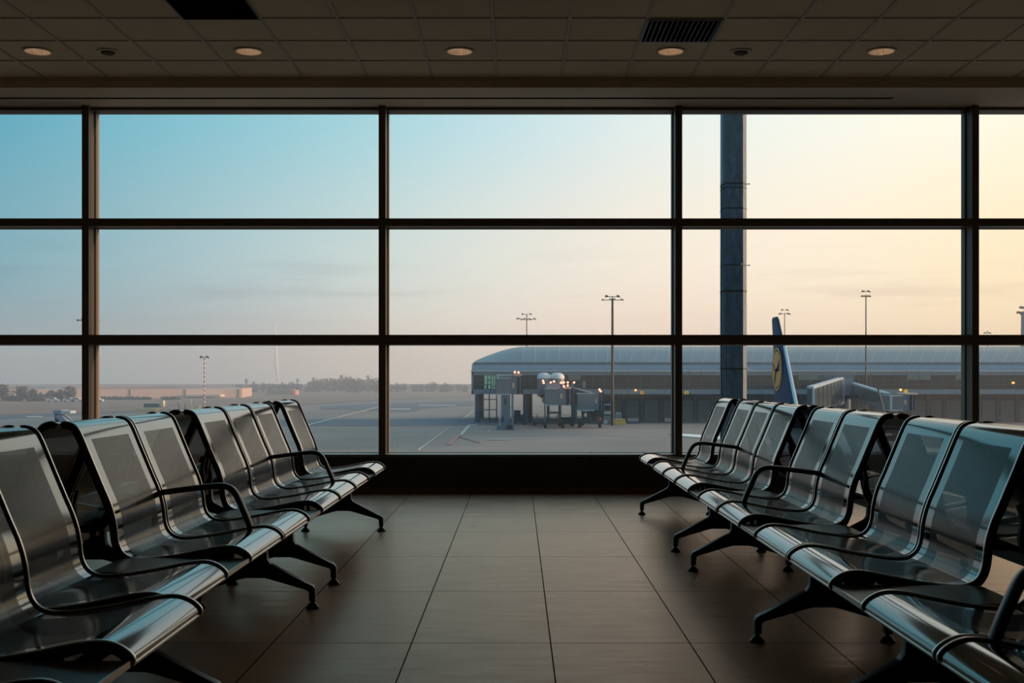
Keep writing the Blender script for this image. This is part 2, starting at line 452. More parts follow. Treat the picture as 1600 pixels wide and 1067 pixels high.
# grid of ceiling bars
b = MB()
k = -18
while -0.196 + 0.6 * k < XR:
    x = -0.196 + 0.6 * k
    if x > XL: b.box((x - 0.012, YB, CZ), (x + 0.012, 10.69, CZ + 0.02), 'tbar')
    k += 1
y = 10.13
while y > YB:
    b.box((XL, y - 0.012, CZ + 0.001), (XR, y + 0.012, CZ + 0.02), 'tbar')
    y -= 0.6
struct(build(b, 'trim_2'))
struct(build(MB().box((XL - 0.2, YB, -0.15), (XL, WY + 0.4, CZ + 0.2), 'hall'), 'wall_left'))
struct(build(MB().box((XR, YB, -0.15), (XR + 0.2, WY + 0.4, CZ + 0.2), 'hall'), 'wall_right'))
struct(build(MB().box((XL - 0.2, YB - 0.2, -0.15), (XR + 0.2, YB, CZ + 0.2), 'hall'), 'wall_back'))
# low wall under the window, panelled
b = MB()
xs = [-11.0] + [-1.342 + 2.93 * k - 0.0 for k in range(-3, 5)] + [11.0]
for i in range(len(xs) - 1):
    b.box((xs[i] + 0.003, WY, 0.02), (xs[i + 1] - 0.003, WY + 0.27, 0.352), 'wall')
b.box((XL, WY + 0.01, 0), (XR, WY + 0.27, 0.36), 'slot')
b.box((XL, WY + 0.002, 0), (XR, WY + 0.27, 0.02), 'wall')
struct(build(b, 'wall_front'))
b = MB().box((XL, WY - 0.01, 0.356), (XR, WY + 0.02, 0.380), 'frame').box((XL, WY + 0.02, 0.356), (XR, WY + 0.27, 0.386), 'sill')
struct(build(b, 'trim_3'))
# baseboard
struct(build(MB().box((XL, WY - 0.012, 0), (XR, WY, 0.06), 'frame'), 'baseboard_front'))
# frame of the window wall: mullions and transoms
MX = [-1.342 + 2.935 * k for k in range(-3, 5)]
n = 4
for x in MX:
    b = MB()
    b.box((x - 0.034, WY, 0.386), (x + 0.034, GY - 0.02, SOF), 'frame')
    b.box((x - 0.046, GY - 0.05, 0.386), (x + 0.046, GY + 0.05, SOF), 'frame')
    struct(build(b, 'trim_%d' % n, bevel=0.003)); n += 1
for z0, z1 in ((CAMH + 1.50, CAMH + 1.576), (CAMH + 0.328, CAMH + 0.424)):
    b = MB()
    b.box((XL, WY + 0.004, z0), (XR, GY - 0.02, z1), 'frame')
    b.box((XL, GY - 0.05, z0 - 0.004), (XR, GY + 0.05, z1 + 0.004), 'frame')
    struct(build(b, 'trim_%d' % n, bevel=0.003)); n += 1
b = MB().box((XL, WY + 0.07, SOF - 0.028), (XR, GY + 0.06, SOF), 'frame').box((XL, GY - 0.012, 0.386), (XR, GY + 0.05, 0.392), 'frame')
struct(build(b, 'trim_%d' % n)); n += 1
# glass, one window per bay
edges = [XL] + MX + [XR]
for i in range(len(edges) - 1):
    b = MB()
    for z0, z1 in ((0.386, CAMH + 0.328), (CAMH + 0.424, CAMH + 1.50), (CAMH + 1.576, SOF)):
        b.add([(edges[i], GY, z0), (edges[i + 1], GY, z0), (edges[i + 1], GY, z1), (edges[i], GY, z1)], [(0, 1, 2, 3)], 'glass')
    struct(build(b, 'window_%d' % (i + 1)))

# ------------------------------------------------------------------ ceiling fittings
def downlight_meshes():
    ring = MB().lathe([(0.104, 0.004), (0.106, -0.003), (0.122, -0.004), (0.126, 0.0), (0.126, 0.006)], (0, 0, 0), 'trimring', 40).mesh('ring', 0.6)
    prof = [(0.104, 0.0), (0.100, 0.02), (0.092, 0.06), (0.078, 0.10), (0.06, 0.13), (0.0, 0.135)]
    cup = MB(); nn = 48
    vs = []
    for r, z in prof:
        for i in range(nn):
            t = 2 * math.pi * i / nn
            rr = r * (1 + (0.035 if i % 2 else -0.0) * (1 if 0 < z < 0.13 else 0))
            vs.append((rr * math.cos(t), rr * math.sin(t), z))
    fs = []
    for k in range(len(prof) - 1):
        for i in range(nn): fs.append((k * nn + i, k * nn + (i + 1) % nn, (k + 1) * nn + (i + 1) % nn, (k + 1) * nn + i))
    cup.add(vs, fs, 'cup')
    can = MB().lathe([(0.113, 0.004), (0.113, 0.15), (0.0, 0.15)], (0, 0, 0), 'trimring', 24)
    return ring, cup.mesh('reflector'), can.mesh('can')
dl_ring, dl_cup, dl_can = downlight_meshes()
M['glow'] = mat('dim_warm_lamp', (0.9, 0.8, 0.7, 1), 0.5, emit=(1.0, 0.74, 0.54, 1), estr=5.0)  # glow added inside the downlights to brighten their reflector cups
dl_added_glow = MB().lathe([(0.0, 0.085), (0.022, 0.09), (0.03, 0.105), (0.03, 0.13)], (0, 0, 0), 'glow', 16).mesh('lamp', 0.6)
dl_labels = {-4.096: 'round recessed downlight in the ceiling, leftmost of the five', -2.296: 'round recessed downlight under the black square opening in the ceiling',
             -0.496: 'round recessed downlight near the middle of the ceiling', 1.304: 'round recessed downlight just below the louvred vent',
             3.104: 'round recessed downlight in the ceiling, rightmost of the five'}
HOLES = []
for x, lb in dl_labels.items():
    t = thing('ceiling_downlight', (x, 9.83, CZ), lb, 'ceiling light', 'recessed downlights in the tiled ceiling')
    link('trim_ring', dl_ring, t); link('reflector', dl_cup, t); link('housing', dl_can, t); link('lamp', dl_added_glow, t)
    HOLES.append((x, 9.83))
M['spk'] = mat('speaker_cloth', (0.10, 0.08, 0.06, 1), 0.9)
sp_base = MB().lathe([(0.0, -0.022), (0.045, -0.022), (0.055, -0.016), (0.062, -0.004), (0.062, 0.008)], (0, 0, 0), 'spk', 28).mesh('sensor_body', 0.5)
sp_ring = MB().lathe([(0.062, 0.0), (0.064, -0.006), (0.09, -0.004), (0.092, 0.008)], (0, 0, 0), 'trimring', 28).mesh('sensor_ring', 0.5)
for x, lb in ((-3.496, 'small round dark ceiling speaker between the two leftmost downlights'), (1.904, 'small round dark ceiling speaker between the two rightmost downlights')):
    t = thing('ceiling_speaker', (x, 9.83, CZ), lb, 'ceiling speaker', 'small round fittings in the ceiling')
    link('speaker_cone', sp_base, t); link('trim_ring', sp_ring, t)
# black square opening
t = thing('ceiling_hatch', (-2.296, 8.64, CZ), 'black square opening in the tiled ceiling at the top left', 'vent')
build(MB().box((-0.288, -0.286, -0.002), (0.288, 0.286, 0.004), 'slot'), 'dark_panel', t)
b = MB()
for a, c in (((-0.3, -0.3), (0.3, -0.286)), ((-0.3, 0.286), (0.3, 0.3)), ((-0.3, -0.286), (-0.288, 0.286)), ((0.288, -0.286), (0.3, 0.286))):
    b.box((a[0], a[1], -0.004), (c[0], c[1], 0.006), 'band')
build(b, 'hatch_frame', t)
# louvred vent
t = thing('air_vent', (1.304, 9.235, CZ), 'square black louvred air vent in the ceiling at the upper right', 'vent')
build(MB().box((-0.288, -0.288, 0.0), (0.288, 0.288, 0.006), 'slot'), 'backing', t)
b = MB()
for a, c in (((-0.3, -0.3), (0.3, -0.282)), ((-0.3, 0.282), (0.3, 0.3)), ((-0.3, -0.282), (-0.282, 0.282)), ((0.282, -0.282), (0.3, 0.282))):
    b.box((a[0], a[1], -0.006), (c[0], c[1], 0.004), 'black')
build(b, 'vent_frame', t)
for k in range(14):
    x = -0.26 + 0.04 * k
    b = MB().hexa([(x, -0.282, -0.012), (x + 0.003, -0.282, -0.012), (x + 0.018, -0.282, 0.0), (x + 0.015, -0.282, 0.0)],
                  [(x, 0.282, -0.012), (x + 0.003, 0.282, -0.012), (x + 0.018, 0.282, 0.0), (x + 0.015, 0.282, 0.0)], 'rail')
    build(b, 'louvre', t)

# ------------------------------------------------------------------ bench units
PROF = [(0.004, 0.424), (0.0, 0.436), (0.006, 0.448), (0.022, 0.462), (0.045, 0.474), (0.07, 0.480), (0.10, 0.480), (0.14, 0.475), (0.20, 0.463), (0.27, 0.449), (0.34, 0.438),
        (0.40, 0.431), (0.445, 0.430), (0.478, 0.438), (0.503, 0.456), (0.518, 0.482), (0.526, 0.515), (0.531, 0.56), (0.540, 0.605), (0.556, 0.655), (0.580, 0.710),
        (0.605, 0.770), (0.630, 0.830), (0.652, 0.884), (0.670, 0.925), (0.684, 0.948), (0.702, 0.961), (0.724, 0.967), (0.742, 0.966)]
UC = 0.25           # u of the beam
SW = 0.615          # seat width
def smooth_profile(pts, n=3):
    out = []
    for i in range(len(pts) - 1):
        p0 = pts[max(i - 1, 0)]; p1 = pts[i]; p2 = pts[i + 1]; p3 = pts[min(i + 2, len(pts) - 1)]
        for k in range(n):
            t = k / n
            out.append(tuple(0.5 * ((2 * p1[j]) + (-p0[j] + p2[j]) * t + (2 * p0[j] - 5 * p1[j] + 4 * p2[j] - p3[j]) * t * t + (-p0[j] + 3 * p1[j] - 3 * p2[j] + p3[j]) * t ** 3) for j in (0, 1)))
    out.append(pts[-1])
    return out
SP = smooth_profile(PROF)
def arc(pts):
    s = [0.0]
    for a, b_ in zip(pts, pts[1:]): s.append(s[-1] + math.hypot(b_[0] - a[0], b_[1] - a[1]))
    return s
SARC = arc(SP)
def normals(pts):
    out = []
    for i in range(len(pts)):
        a = pts[max(i - 1, 0)]; b_ = pts[min(i + 1, len(pts) - 1)]
        dx, dz = b_[0] - a[0], b_[1] - a[1]; l = math.hypot(dx, dz)
        out.append((-dz / l, dx / l))          # points to the sitter's side (up / forward)
    return out
SN = normals(SP)
def sweep_bar(mb, path, nrm, y0, y1, top, bot, key, d, flat=False):
    """flat bar with a rounded top that follows path; y0..y1 its width"""
    w = (y1 - y0) / 2; yc = (y0 + y1) / 2
    sec = [(-w, -bot), (-w, top - w * 0.8)] + [(-w * math.cos(a), top - w * 0.8 + w * 0.8 * math.sin(a)) for a in (R(35), R(70), R(110), R(145))] + [(w, top - w * 0.8), (w, -bot)]
    if flat: sec = [(-w, -bot), (-w, top - 0.001), (-w + 0.001, top), (w - 0.001, top), (w, top - 0.001), (w, -bot)]
    k = len(sec); vs = []
    for (u, h), (nu, nh) in zip(path, nrm):
        for yy, o in sec: vs.append((d * (u + nu * o - UC), yc + yy, h + nh * o))
    fs = []
    for i in range(len(path) - 1):
        for j in range(k): fs.append((i * k + j, i * k + (j + 1) % k, (i + 1) * k + (j + 1) % k, (i + 1) * k + j))
    fs += [tuple(range(k)), tuple((len(path) - 1) * k + j for j in range(k))[::-1]]
    mb.add(vs, fs, key)

def seat_shell(d):
    b = MB()
    hw = SW / 2 - 0.008
    th = 0.0016
    ycols = [-hw, -hw + 0.080, hw - 0.080, hw]
    s_lo, s_hi = 0.16, SARC[-1] - 0.118          # perforated zone along the profile
    def on(s): return s_lo < s < s_hi
    n = len(SP)
    for side in (0, 1):
        vs = []
        for i in range(n):
            o = 0 if side == 0 else -th
            for y_ in ycols: vs.append((d * (SP[i][0] + SN[i][0] * o - UC), y_, SP[i][1] + SN[i][1] * o))
        fp, up, fsld = [], [], []
        for i in range(n - 1):
            for j in range(3):
                f = (i * 4 + j, i * 4 + j + 1, (i + 1) * 4 + j + 1, (i + 1) * 4 + j)
                if j == 1 and on((SARC[i] + SARC[i + 1]) / 2):
                    fp.append(f); up.append([(ycols[1], SARC[i]), (ycols[2], SARC[i]), (ycols[2], SARC[i + 1]), (ycols[1], SARC[i + 1])])
                else: fsld.append(f)
        if side == 0:
            b.add(vs, fsld, 'steel'); b.add(vs, fp, 'perf', up)
        else:
            b.add(vs, fsld, 'rail')
    # rolled front edge and rolled top edge
    b.tube((d * (0.006 - UC), -hw, 0.424), (d * (0.006 - UC), hw, 0.424), 0.007, 0.007, 'edge', 10)
    b.tube((d * (0.744 - UC), -hw, 0.961), (d * (0.744 - UC), hw, 0.961), 0.006, 0.006, 'rail', 10)
    me = b.mesh('seat')
    me.polygons.foreach_set('use_smooth', [True] * len(me.polygons))
    me.set_sharp_from_angle(angle=R(50))
    return me
def rail_mesh(d):
    b = MB()
    sweep_bar(b, SP, SN, -0.0078, 0.0078, 0.004, 0.022, 'rail', d)
    return b.mesh('side_rail', R(40))
def inlay_mesh(d):
    b = MB()
    sweep_bar(b, SP, SN, -0.0048, 0.0048, 0.0075, -0.001, 'bead', d, True)
    return b.mesh('bright_edge', R(40))
def bracket_mesh(d):
    b = MB()
    i0 = next(i for i, s in enumerate(SARC) if s > 0.14); i1 = next(i for i, s in enumerate(SARC) if s > 0.74)
    top = [(SP[i][0] - SN[i][0] * 0.004, SP[i][1] - SN[i][1] * 0.004) for i in range(i0, i1)]
    bot = []
    for k, i in enumerate(range(i0, i1)):
        t = k / (i1 - i0 - 1)
        wd = 0.018 + 0.035 * math.sin(math.pi * min(1, t * 1.15)) ** 0.8 if t < 0.87 else 0.018
        bot.append((SP[i][0] - SN[i][0] * wd, SP[i][1] - SN[i][1] * wd))
    m_ = len(top); vs = []
    for yy in (-0.012, 0.012):
        vs += [(d * (u - UC), yy, h) for u, h in top] + [(d * (u - UC), yy, h) for u, h in bot]
    fs = []
    for i in range(m_ - 1):
        fs.append((i, i + 1, m_ + i + 1, m_ + i)); fs.append((2 * m_ + i, 2 * m_ + m_ + i, 2 * m_ + m_ + i + 1, 2 * m_ + i + 1))
        fs.append((i, 2 * m_ + i, 2 * m_ + i + 1, i + 1)); fs.append((m_ + i, m_ + i + 1, 3 * m_ + i + 1, 3 * m_ + i))
    fs.append((0, m_, 3 * m_, 2 * m_)); fs.append((m_ - 1, 3 * m_ - 1, 4 * m_ - 1, 2 * m_ - 1))
    b.add(vs, fs, 'black')
    b.box((-0.06, -0.03, 0.345), (0.06, 0.03, 0.43), 'black')
    return b.mesh('seat_bracket', R(40))
def leg_mesh(d):
    half = [(0.052, 0.335), (0.060, 0.245), (0.075, 0.222), (0.255, 0.128), (0.272, 0.121), (0.288, 0.112), (0.297, 0.095), (0.298, 0.038), (0.267, 0.038), (0.266, 0.082), (0.258, 0.092), (0.075, 0.146), (0.045, 0.153)]
    pts = half + [(-x, z) for x, z in reversed(half)]
    pts = [(x, -0.022, z) for x, z in pts]
    return MB().prism(pts, (0, 0.044, 0), 'black').mesh('leg_frame', R(35), bevel=0.004)
def glide_mesh():
    return MB().lathe([(0.0, 0.0), (0.033, 0.0), (0.034, 0.006), (0.018, 0.024), (0.010, 0.028), (0.009, 0.040)], (0, 0, 0), 'black', 20).mesh('foot_glide', R(40))
def arm_mesh(d):
    path = smooth_profile([(0.560, 0.618), (0.545, 0.630), (0.50, 0.637), (0.40, 0.650), (0.31, 0.660), (0.265, 0.660), (0.232, 0.648), (0.207, 0.618), (0.180, 0.560), (0.158, 0.510), (0.142, 0.465), (0.136, 0.440)], 4)
    b = MB(); N_ = normals(path)
    k = 12; vs = []
    for (u, h), (nu, nh) in zip(path, N_):
        for j in range(k):
            t = 2 * math.pi * j / k
            cy, cn = math.cos(t), math.sin(t)
            yy = 0.024 * math.copysign(abs(cy) ** 0.6, cy); o = 0.0135 * math.copysign(abs(cn) ** 0.6, cn)
            vs.append((d * (u - nu * o - UC), yy, h - nh * o))
    fs = []
    for i in range(len(path) - 1):
        for j in range(k): fs.append((i * k + j, i * k + (j + 1) % k, (i + 1) * k + (j + 1) % k, (i + 1) * k + j))
    fs += [tuple(range(k)), tuple((len(path) - 1) * k + j for j in range(k))[::-1]]
    b.add(vs, fs, 'arm')
    b.box((d * (0.136 - UC) - 0.012, -0.016, 0.345), (d * (0.136 - UC) + 0.012, 0.016, 0.445), 'black')
    return b.mesh('armrest', R(45))
TW = 0.34
def table_meshes(d):
    w = TW / 2 - 0.004
    top = MB()
    pts = [(0.006, -w), (0.006, w), (0.47, w), (0.50, w - 0.03), (0.50, -w + 0.03), (0.47, -w)]
    top.prism([(d * (u - UC), yy, 0.424) for u, yy in pts], (0, 0, 0.016), 'table')
    edge = MB().box((d * (0.0 - UC), -w, 0.422), (d * (0.006 - UC), w, 0.441), 'edge')
    sup = MB().box((-0.05, -0.05, 0.345), (0.05, 0.05, 0.426), 'black')
    return top.mesh('table_top', bevel=0.002), edge.mesh('front_edge', bevel=0.0015), sup.mesh('table_support')
KIT = {}
for d in (1, -1):
    KIT[d] = dict(seat=seat_shell(d), rail=rail_mesh(d), inlay=inlay_mesh(d), bracket=bracket_mesh(d), arm=arm_mesh(d), table=table_meshes(d))
LEG = leg_mesh(1); GLIDE = glide_mesh()
PITCH = 0.645
def bench(xlip, d, y_far, slots, legs, arms, label, group):
    """slots: 'S' and 'T' from the far end towards the camera; legs: y of each leg frame; arms: seam index counted in slots"""
    total = sum(PITCH if s == 'S' else TW for s in slots)
    yc = y_far - total / 2
    x0 = xlip + d * UC
    t = thing('bench_unit', (x0, yc, 0), label, 'bench', group)
    K = KIT[d]
    y = y_far; seams = [y]
    for s in slots:
        w = PITCH if s == 'S' else TW
        ym = y - w / 2 - yc
        if s == 'S':
            so = link('seat', K['seat'], t, (0, ym, 0))
            for sg in (-1, 1):
                r = link('side_rail', K['rail'], so, (0, sg * (SW / 2 - 0.001), 0))
                link('bright_edge', K['inlay'], so, (0, sg * (SW / 2 - 0.001), 0))
            for sg in (-1, 1): link('seat_bracket', K['bracket'], t, (0, ym + sg * 0.235, 0))
        else:
            tt = link('table_top', K['table'][0], t, (0, ym, 0)); tt['label'] = 'flat dark table top between two seats'
            link('front_edge', K['table'][1], tt); link('table_support', K['table'][2], t, (0, ym, 0))
        y -= w; seams.append(y)
    bm_ = MB().box((-0.04, -total / 2 + 0.03, 0.29), (0.04, total / 2 - 0.03, 0.346), 'black')
    build(bm_, 'beam', t, bevel=0.004)
    for ly in legs:
        lo = link('leg', LEG, t, (0, ly - yc, 0))
        for sg in (-1, 1): link('foot_glide', GLIDE, lo, (sg * 0.2825, 0, 0))
    for a in arms: link('armrest', K['arm'], t, (0, seams[a] - yc, 0))
    return t
XLF, XRF = -1.05, 1.07
PL, PR = -1.805, 1.825                        # mid planes between the back-to-back rows
GL = 'perforated steel bench units, left of the aisle'; GR = 'perforated steel bench units, right of the aisle'
U = [('STSSS', (3,)), ('TSSTS', (2,)), ('STSS', (3,))]
# left of the aisle, facing right
bench(XLF, -1, 9.09, 'STSSS', [8.59, 6.38], (3,), 'steel bench nearest the window on the left of the aisle', GL)
bench(XLF, -1, 6.14, 'TSSTS', [5.72, 3.90], (2,), 'steel bench in the middle of the left row facing the aisle', GL)
bench(XLF + 0.085, -1, 3.52, 'STSS', [2.85, 1.55], (3,), 'black and steel bench at the lower left corner, nearest the camera on the left', GL)
# left, back row, facing away
bench(2 * PL - XLF, 1, 9.09, 'STSSS', [8.50, 6.30], (3,), 'rear bench back to back with the left window-side bench, facing away from the aisle', GL)
bench(2 * PL - XLF, 1, 6.14, 'TSSTS', [5.62, 3.80], (2,), 'rear bench back to back with the middle bench of the left row', GL)
bench(2 * PL - XLF, 1, 3.52, 'STSS', [2.85, 1.55], (3,), 'rear bench back to back with the lower left bench nearest the camera', GL)
# right of the aisle, facing left
bench(XRF, 1, 10.13, 'STSSS', [9.63, 7.58], (3,), 'steel bench nearest the window on the right of the aisle', GR)
bench(XRF, 1, 7.18, 'TSSTS', [6.82, 4.99], (2,), 'black and steel bench in the middle of the right row facing the aisle', GR)
bench(XRF, 1, 4.57, 'STSS', [3.77, 2.2], (3,), 'black and steel bench at the lower right corner, nearest the camera on the right', GR)
# right, back row, facing away
bench(2 * PR - XRF, -1, 10.13, 'STSSS', [9.55, 7.50], (3,), 'rear bench back to back with the right window-side bench, facing away from the aisle', GR)
bench(2 * PR - XRF, -1, 7.18, 'TSSTS', [6.74, 4.90], (2,), 'rear bench back to back with the middle bench of the right row', GR)
bench(2 * PR - XRF, -1, 4.57, 'STSS', [3.70, 2.2], (3,), 'rear bench back to back with the lower right bench nearest the camera', GR)

HAZE = 0.0014
# ------------------------------------------------------------------ outside: ground
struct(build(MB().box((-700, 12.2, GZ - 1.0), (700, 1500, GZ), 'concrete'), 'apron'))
def ground_poly(pxs, key, dz, name):
    b = MB(); pts = [G(x, y, dz) for x, y in pxs]
    b.prism(pts, (0, 0, -0.5 * dz), key)
    return struct(build(b, name))
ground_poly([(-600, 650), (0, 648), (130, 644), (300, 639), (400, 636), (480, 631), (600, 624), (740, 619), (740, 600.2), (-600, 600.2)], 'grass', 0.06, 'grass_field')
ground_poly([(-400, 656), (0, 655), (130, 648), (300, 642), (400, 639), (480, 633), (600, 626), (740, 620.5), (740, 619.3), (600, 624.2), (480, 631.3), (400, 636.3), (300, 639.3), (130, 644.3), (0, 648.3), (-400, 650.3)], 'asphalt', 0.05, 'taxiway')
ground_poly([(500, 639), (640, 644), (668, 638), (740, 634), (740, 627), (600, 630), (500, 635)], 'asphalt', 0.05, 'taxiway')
ground_poly([(300, 666), (600, 666), (760, 664), (1000, 662), (1000, 654), (760, 655), (600, 655), (300, 657)], 'asphalt', 0.05, 'taxiway')  # darker band of ground across the apron before the pier
lines = [([(652, 704), (654.5, 704), (700.5, 670), (699, 670)], 'white_line'), ([(697, 695.5), (704, 695.5), (721, 680), (716.5, 680)], 'red_line'),
         ([(718, 680), (722.5, 680), (735, 666), (729.5, 666)], 'white_line'), ([(600, 640.3), (642, 640.3), (642, 638.8), (600, 638.8)], 'white_line'),
         ([(655, 634), (712, 634), (712, 632.9), (655, 632.9)], 'white_line'), ([(760, 677), (762, 677), (767, 671), (765.5, 671)], 'white_line'),
         ([(722, 655), (724, 655), (741, 641), (739.5, 641)], 'white_line'), ([(480, 664), (482, 664.6), (600, 634), (598, 633.8)], 'white_line'),
         ([(760, 687.6), (798, 687.6), (798, 686.8), (760, 686.8)], 'white_line'), ([(42, 652.3), (68, 652.3), (66, 650.8), (42, 650.8)], 'white_line'),
         ([(730, 665.5), (745, 665.5), (745, 664.5), (731, 664.5)], 'white_line'), ([(716, 683), (718, 683), (752, 692), (750, 692.6)], 'red_line')]
for i, (pp, key) in enumerate(lines):
    ground_poly(pp, key, 0.09, 'apron_marking')

# ------------------------------------------------------------------ the terminal pier across the apron
TD = 210.0
mpx = TD / F
def TX(px, D=TD): return (px - CX) * D / F
def TZ(py, D=TD): return CAMH - (py - CY) * D / F
term = thing('terminal_pier', (TX(737), TD, GZ), 'long glass and metal terminal pier with a curved roof across the apron', 'building')
tl = Vector((TX(737), TD, GZ))
def tp(mb, name, **k):
    mb.v = [(v[0] - tl.x, v[1] - tl.y, v[2] - tl.z) for v in mb.v]
    return build(mb, name, term, **k)
xl, xr = TX(737), TX(1900)
bay = 18.9 * mpx
nb = int((xr - xl) / bay)
# floor slab body (solid behind the glazing)
tp(MB().box((xl + 0.3, TD + 0.5, TZ(616) + 0.02), (xr, TD + 34, TZ(579.5)), 'panel_dark'), 'upper_floor')
b = MB(); c = MB(); w_ = []
for i in range(nb):
    x0 = xl + i * bay; x1 = x0 + bay - 0.06
    b.box((x0, TD - 0.05, TZ(615.8)), (x1, TD + 0.5, TZ(608.2)), 'panel')
    c.box((x0, TD - 0.05, TZ(586)), (x1, TD + 0.5, TZ(580.2)), 'panel')
tp(b, 'lower_fascia'); tp(c, 'upper_fascia')
for i in range(nb):
    x0 = xl + i * bay
    b = MB()
    rr_ = random.Random(i)
    lit = {1: 'litglass', 2: 'litglass', 3: 'gglass', 8: 'gglass', 27: 'gglass', 28: 'gglass'}.get(i, 'dglass')
    z0, z1 = TZ(608.2), TZ(586)
    h = (z1 - z0) / 3
    for k in range(3):
        key = lit if (k == 2 and lit != 'litglass') else 'dglass'
        if i in (36, 37, 40) and k == 2: key = 'gglass'
        b.box((x0 + 0.05, TD + 0.1, z0 + k * h + 0.03), (x0 + bay - 0.05, TD + 0.16, z0 + (k + 1) * h - 0.03), key)
    if lit == 'litglass':                                  # lit room seen through small panes
        for qx, qw, k0, k1 in ((.06, .22, .36, .98), (.06, .16, .04, .30), (.36, .2, .04, .30), (.36, .2, .36, .60), (.36, .2, .66, .98), (.64, .12, .2, .98), (.82, .12, .2, .98), (.64, .3, .04, .14)):
            b.box((x0 + bay * qx, TD + 0.06, z0 + (z1 - z0) * k0), (x0 + bay * (qx + qw), TD + 0.1, z0 + (z1 - z0) * k1), 'litglass')
    b.box((x0 - 0.05, TD + 0.02, z0), (x0 + 0.05, TD + 0.2, z1), 'pillar')
    for k in (1, 2): b.box((x0, TD + 0.06, z0 + k * h - 0.03), (x0 + bay, TD + 0.2, z0 + k * h + 0.03), 'pillar')
    tp(b, 'window')
tp(MB().box((xl - 0.2, TD - 0.35, TZ(580.3)), (xr, TD + 0.3, TZ(578.6)), 'rail_light'), 'gutter')
# end wall (left)
tp(MB().box((xl - 0.05, TD - 0.05, TZ(616)), (xl + 0.3, TD + 34, TZ(579)), 'panel'), 'end_wall')
# curved eave band and roof
prof = [(TD - 0.1, TZ(579)), (TD + 0.2, TZ(575)), (TD + 0.9, TZ(570, TD + 0.9)), (TD + 1.2, TZ(568.5, TD + 1.2)), (TD + 1.6, TZ(568.0, TD + 1.6))]
b = MB()
pts = [(xl, y_, z_) for y_, z_ in prof] + [(xl, TD + 3, TZ(568, TD + 1.6)), (xl, TD + 3, TZ(579))]
b.prism(pts, (xr - xl, 0, 0), 'panel')
tp(b, 'eave_band')
tp(MB().box((xl + 0.3, TD + 1.0, TZ(569)), (xr, TD + 2.2, TZ(565.8)), 'panel_dark'), 'roof_gutter')
# main roof: ridge height varies towards the left end
ends = [(738, 571), (740, 567), (745, 562.5), (757, 557.5), (770, 552.5), (785, 547.5), (800, 543.8), (812, 542.0), (830, 541.4), (900, 541.2), (1200, 541.2), (1900, 541.2)]
RY = TD + 17
b = MB()
vs = []
for px, py in ends:
    zr = CAMH - (py - CY) * RY / F
    xx = TX(px, RY) if px < 1850 else xr
    x0 = max(TX(px), xl) if px < 1850 else xr
    e = (x0, TD + 1.6, min(TZ(566, TD + 1.6), zr)); zz = (e[2] + zr) / 2 + (zr - e[2]) * 0.12
    vs += [(x0, TD + 1.6, e[2]), ((x0 + xx) / 2, TD + 7.5, zz), (xx, RY, zr), (xx, RY + 16, e[2]), (xx, RY + 16, TZ(579)), (x0, TD + 1.6, TZ(579))]
fs = []
for i in range(len(ends) - 1):
    for k in range(6): fs.append((i * 6 + k, i * 6 + (k + 1) % 6, (i + 1) * 6 + (k + 1) % 6, (i + 1) * 6 + k))
fs += [tuple(range(6)), tuple(range((len(ends) - 1) * 6, len(ends) * 6))]
b.add(vs, fs, 'roof')
tp(b, 'roof', smooth=R(25))
# ribs on the roof
for i in range(2, 60):
    px = 760 + i * 18.9
    if px > 1850: break
    x0, x1 = TX(px), TX(px, RY)
    z1 = CAMH - (541.2 - CY) * RY / F; z0 = TZ(566, TD + 1.6); zz = (z0 + z1) / 2 + (z1 - z0) * 0.12
    if px < 815: continue
    b = MB()
    for a_, c_ in (((x0, TD + 1.6, z0), ((x0 + x1) / 2, TD + 7.5, zz)), (((x0 + x1) / 2, TD + 7.5, zz), (x1, RY, z1))):
        b.tube(a_, c_, 0.07, 0.07, 'panel', 6)
    tp(b, 'roof_rib')
# ground floor: open on stilts at the left end, solid with doors further right
for px in (746, 822, 898):
    tp(MB().tube((TX(px), TD + 2.2, GZ), (TX(px), TD + 2.2, TZ(616) + 0.1), 0.55, 0.55, 'pillar', 16), 'column', smooth=R(40))
for px in (752, 828):
    tp(MB().tube((TX(px, TD + 24), TD + 24, GZ), (TX(px, TD + 24), TD + 24, TZ(616) + 0.1), 0.5, 0.5, 'pillar', 16), 'column', smooth=R(40))
gy = TD + 6
tp(MB().box((TX(930), gy, GZ), (xr, gy + 20, TZ(616) + 0.1), 'groundwall'), 'ground_floor')
i = 0
px = 952
while px < 1760:
    w = [19, 20, 22, 17, 21][i % 5]
    b = MB().box((TX(px, gy), gy - 0.05, GZ), (TX(px + w, gy), gy + 0.05, GZ + 4.0), 'door')
    for k in range(8): b.box((TX(px, gy), gy - 0.09, GZ + 0.3 + 0.46 * k), (TX(px + w, gy), gy - 0.05, GZ + 0.36 + 0.46 * k), 'panel_dark')
    if i in (1, 3, 6, 9, 13): b.box((TX(px + 1.5, gy), gy - 0.12, GZ + 0.1), (TX(px + w - 1, gy), gy - 0.05, GZ + 0.7), 'rail_light')
    tp(b, 'roller_door')
    tp(MB().box((TX(px + w + 1.5, gy), gy - 0.5, GZ), (TX(px + w + 4.0, gy), gy, TZ(616)), 'pillar'), 'pier')
    px += w + 8; i += 1
for px, w in ((1000.5, 5), (1069.5, 6)):
    tp(MB().box((TX(px), TD - 0.25, TZ(615.5)), (TX(px + w), TD - 0.05, TZ(611)), 'sign_yellow').box((TX(px + w * 0.35), TD - 0.27, TZ(614.5)), (TX(px + w * 0.65), TD - 0.25, TZ(612)), 'machine'), 'gate_sign')
for px, py in ((993, 609.5), (1582, 598), (1516, 597)):
    tp(MB().tube((TX(px), TD - 0.5, TZ(py)), (TX(px), TD - 0.1, TZ(py)), 0.2, 0.2, 'beacon_o', 10), 'lamp')
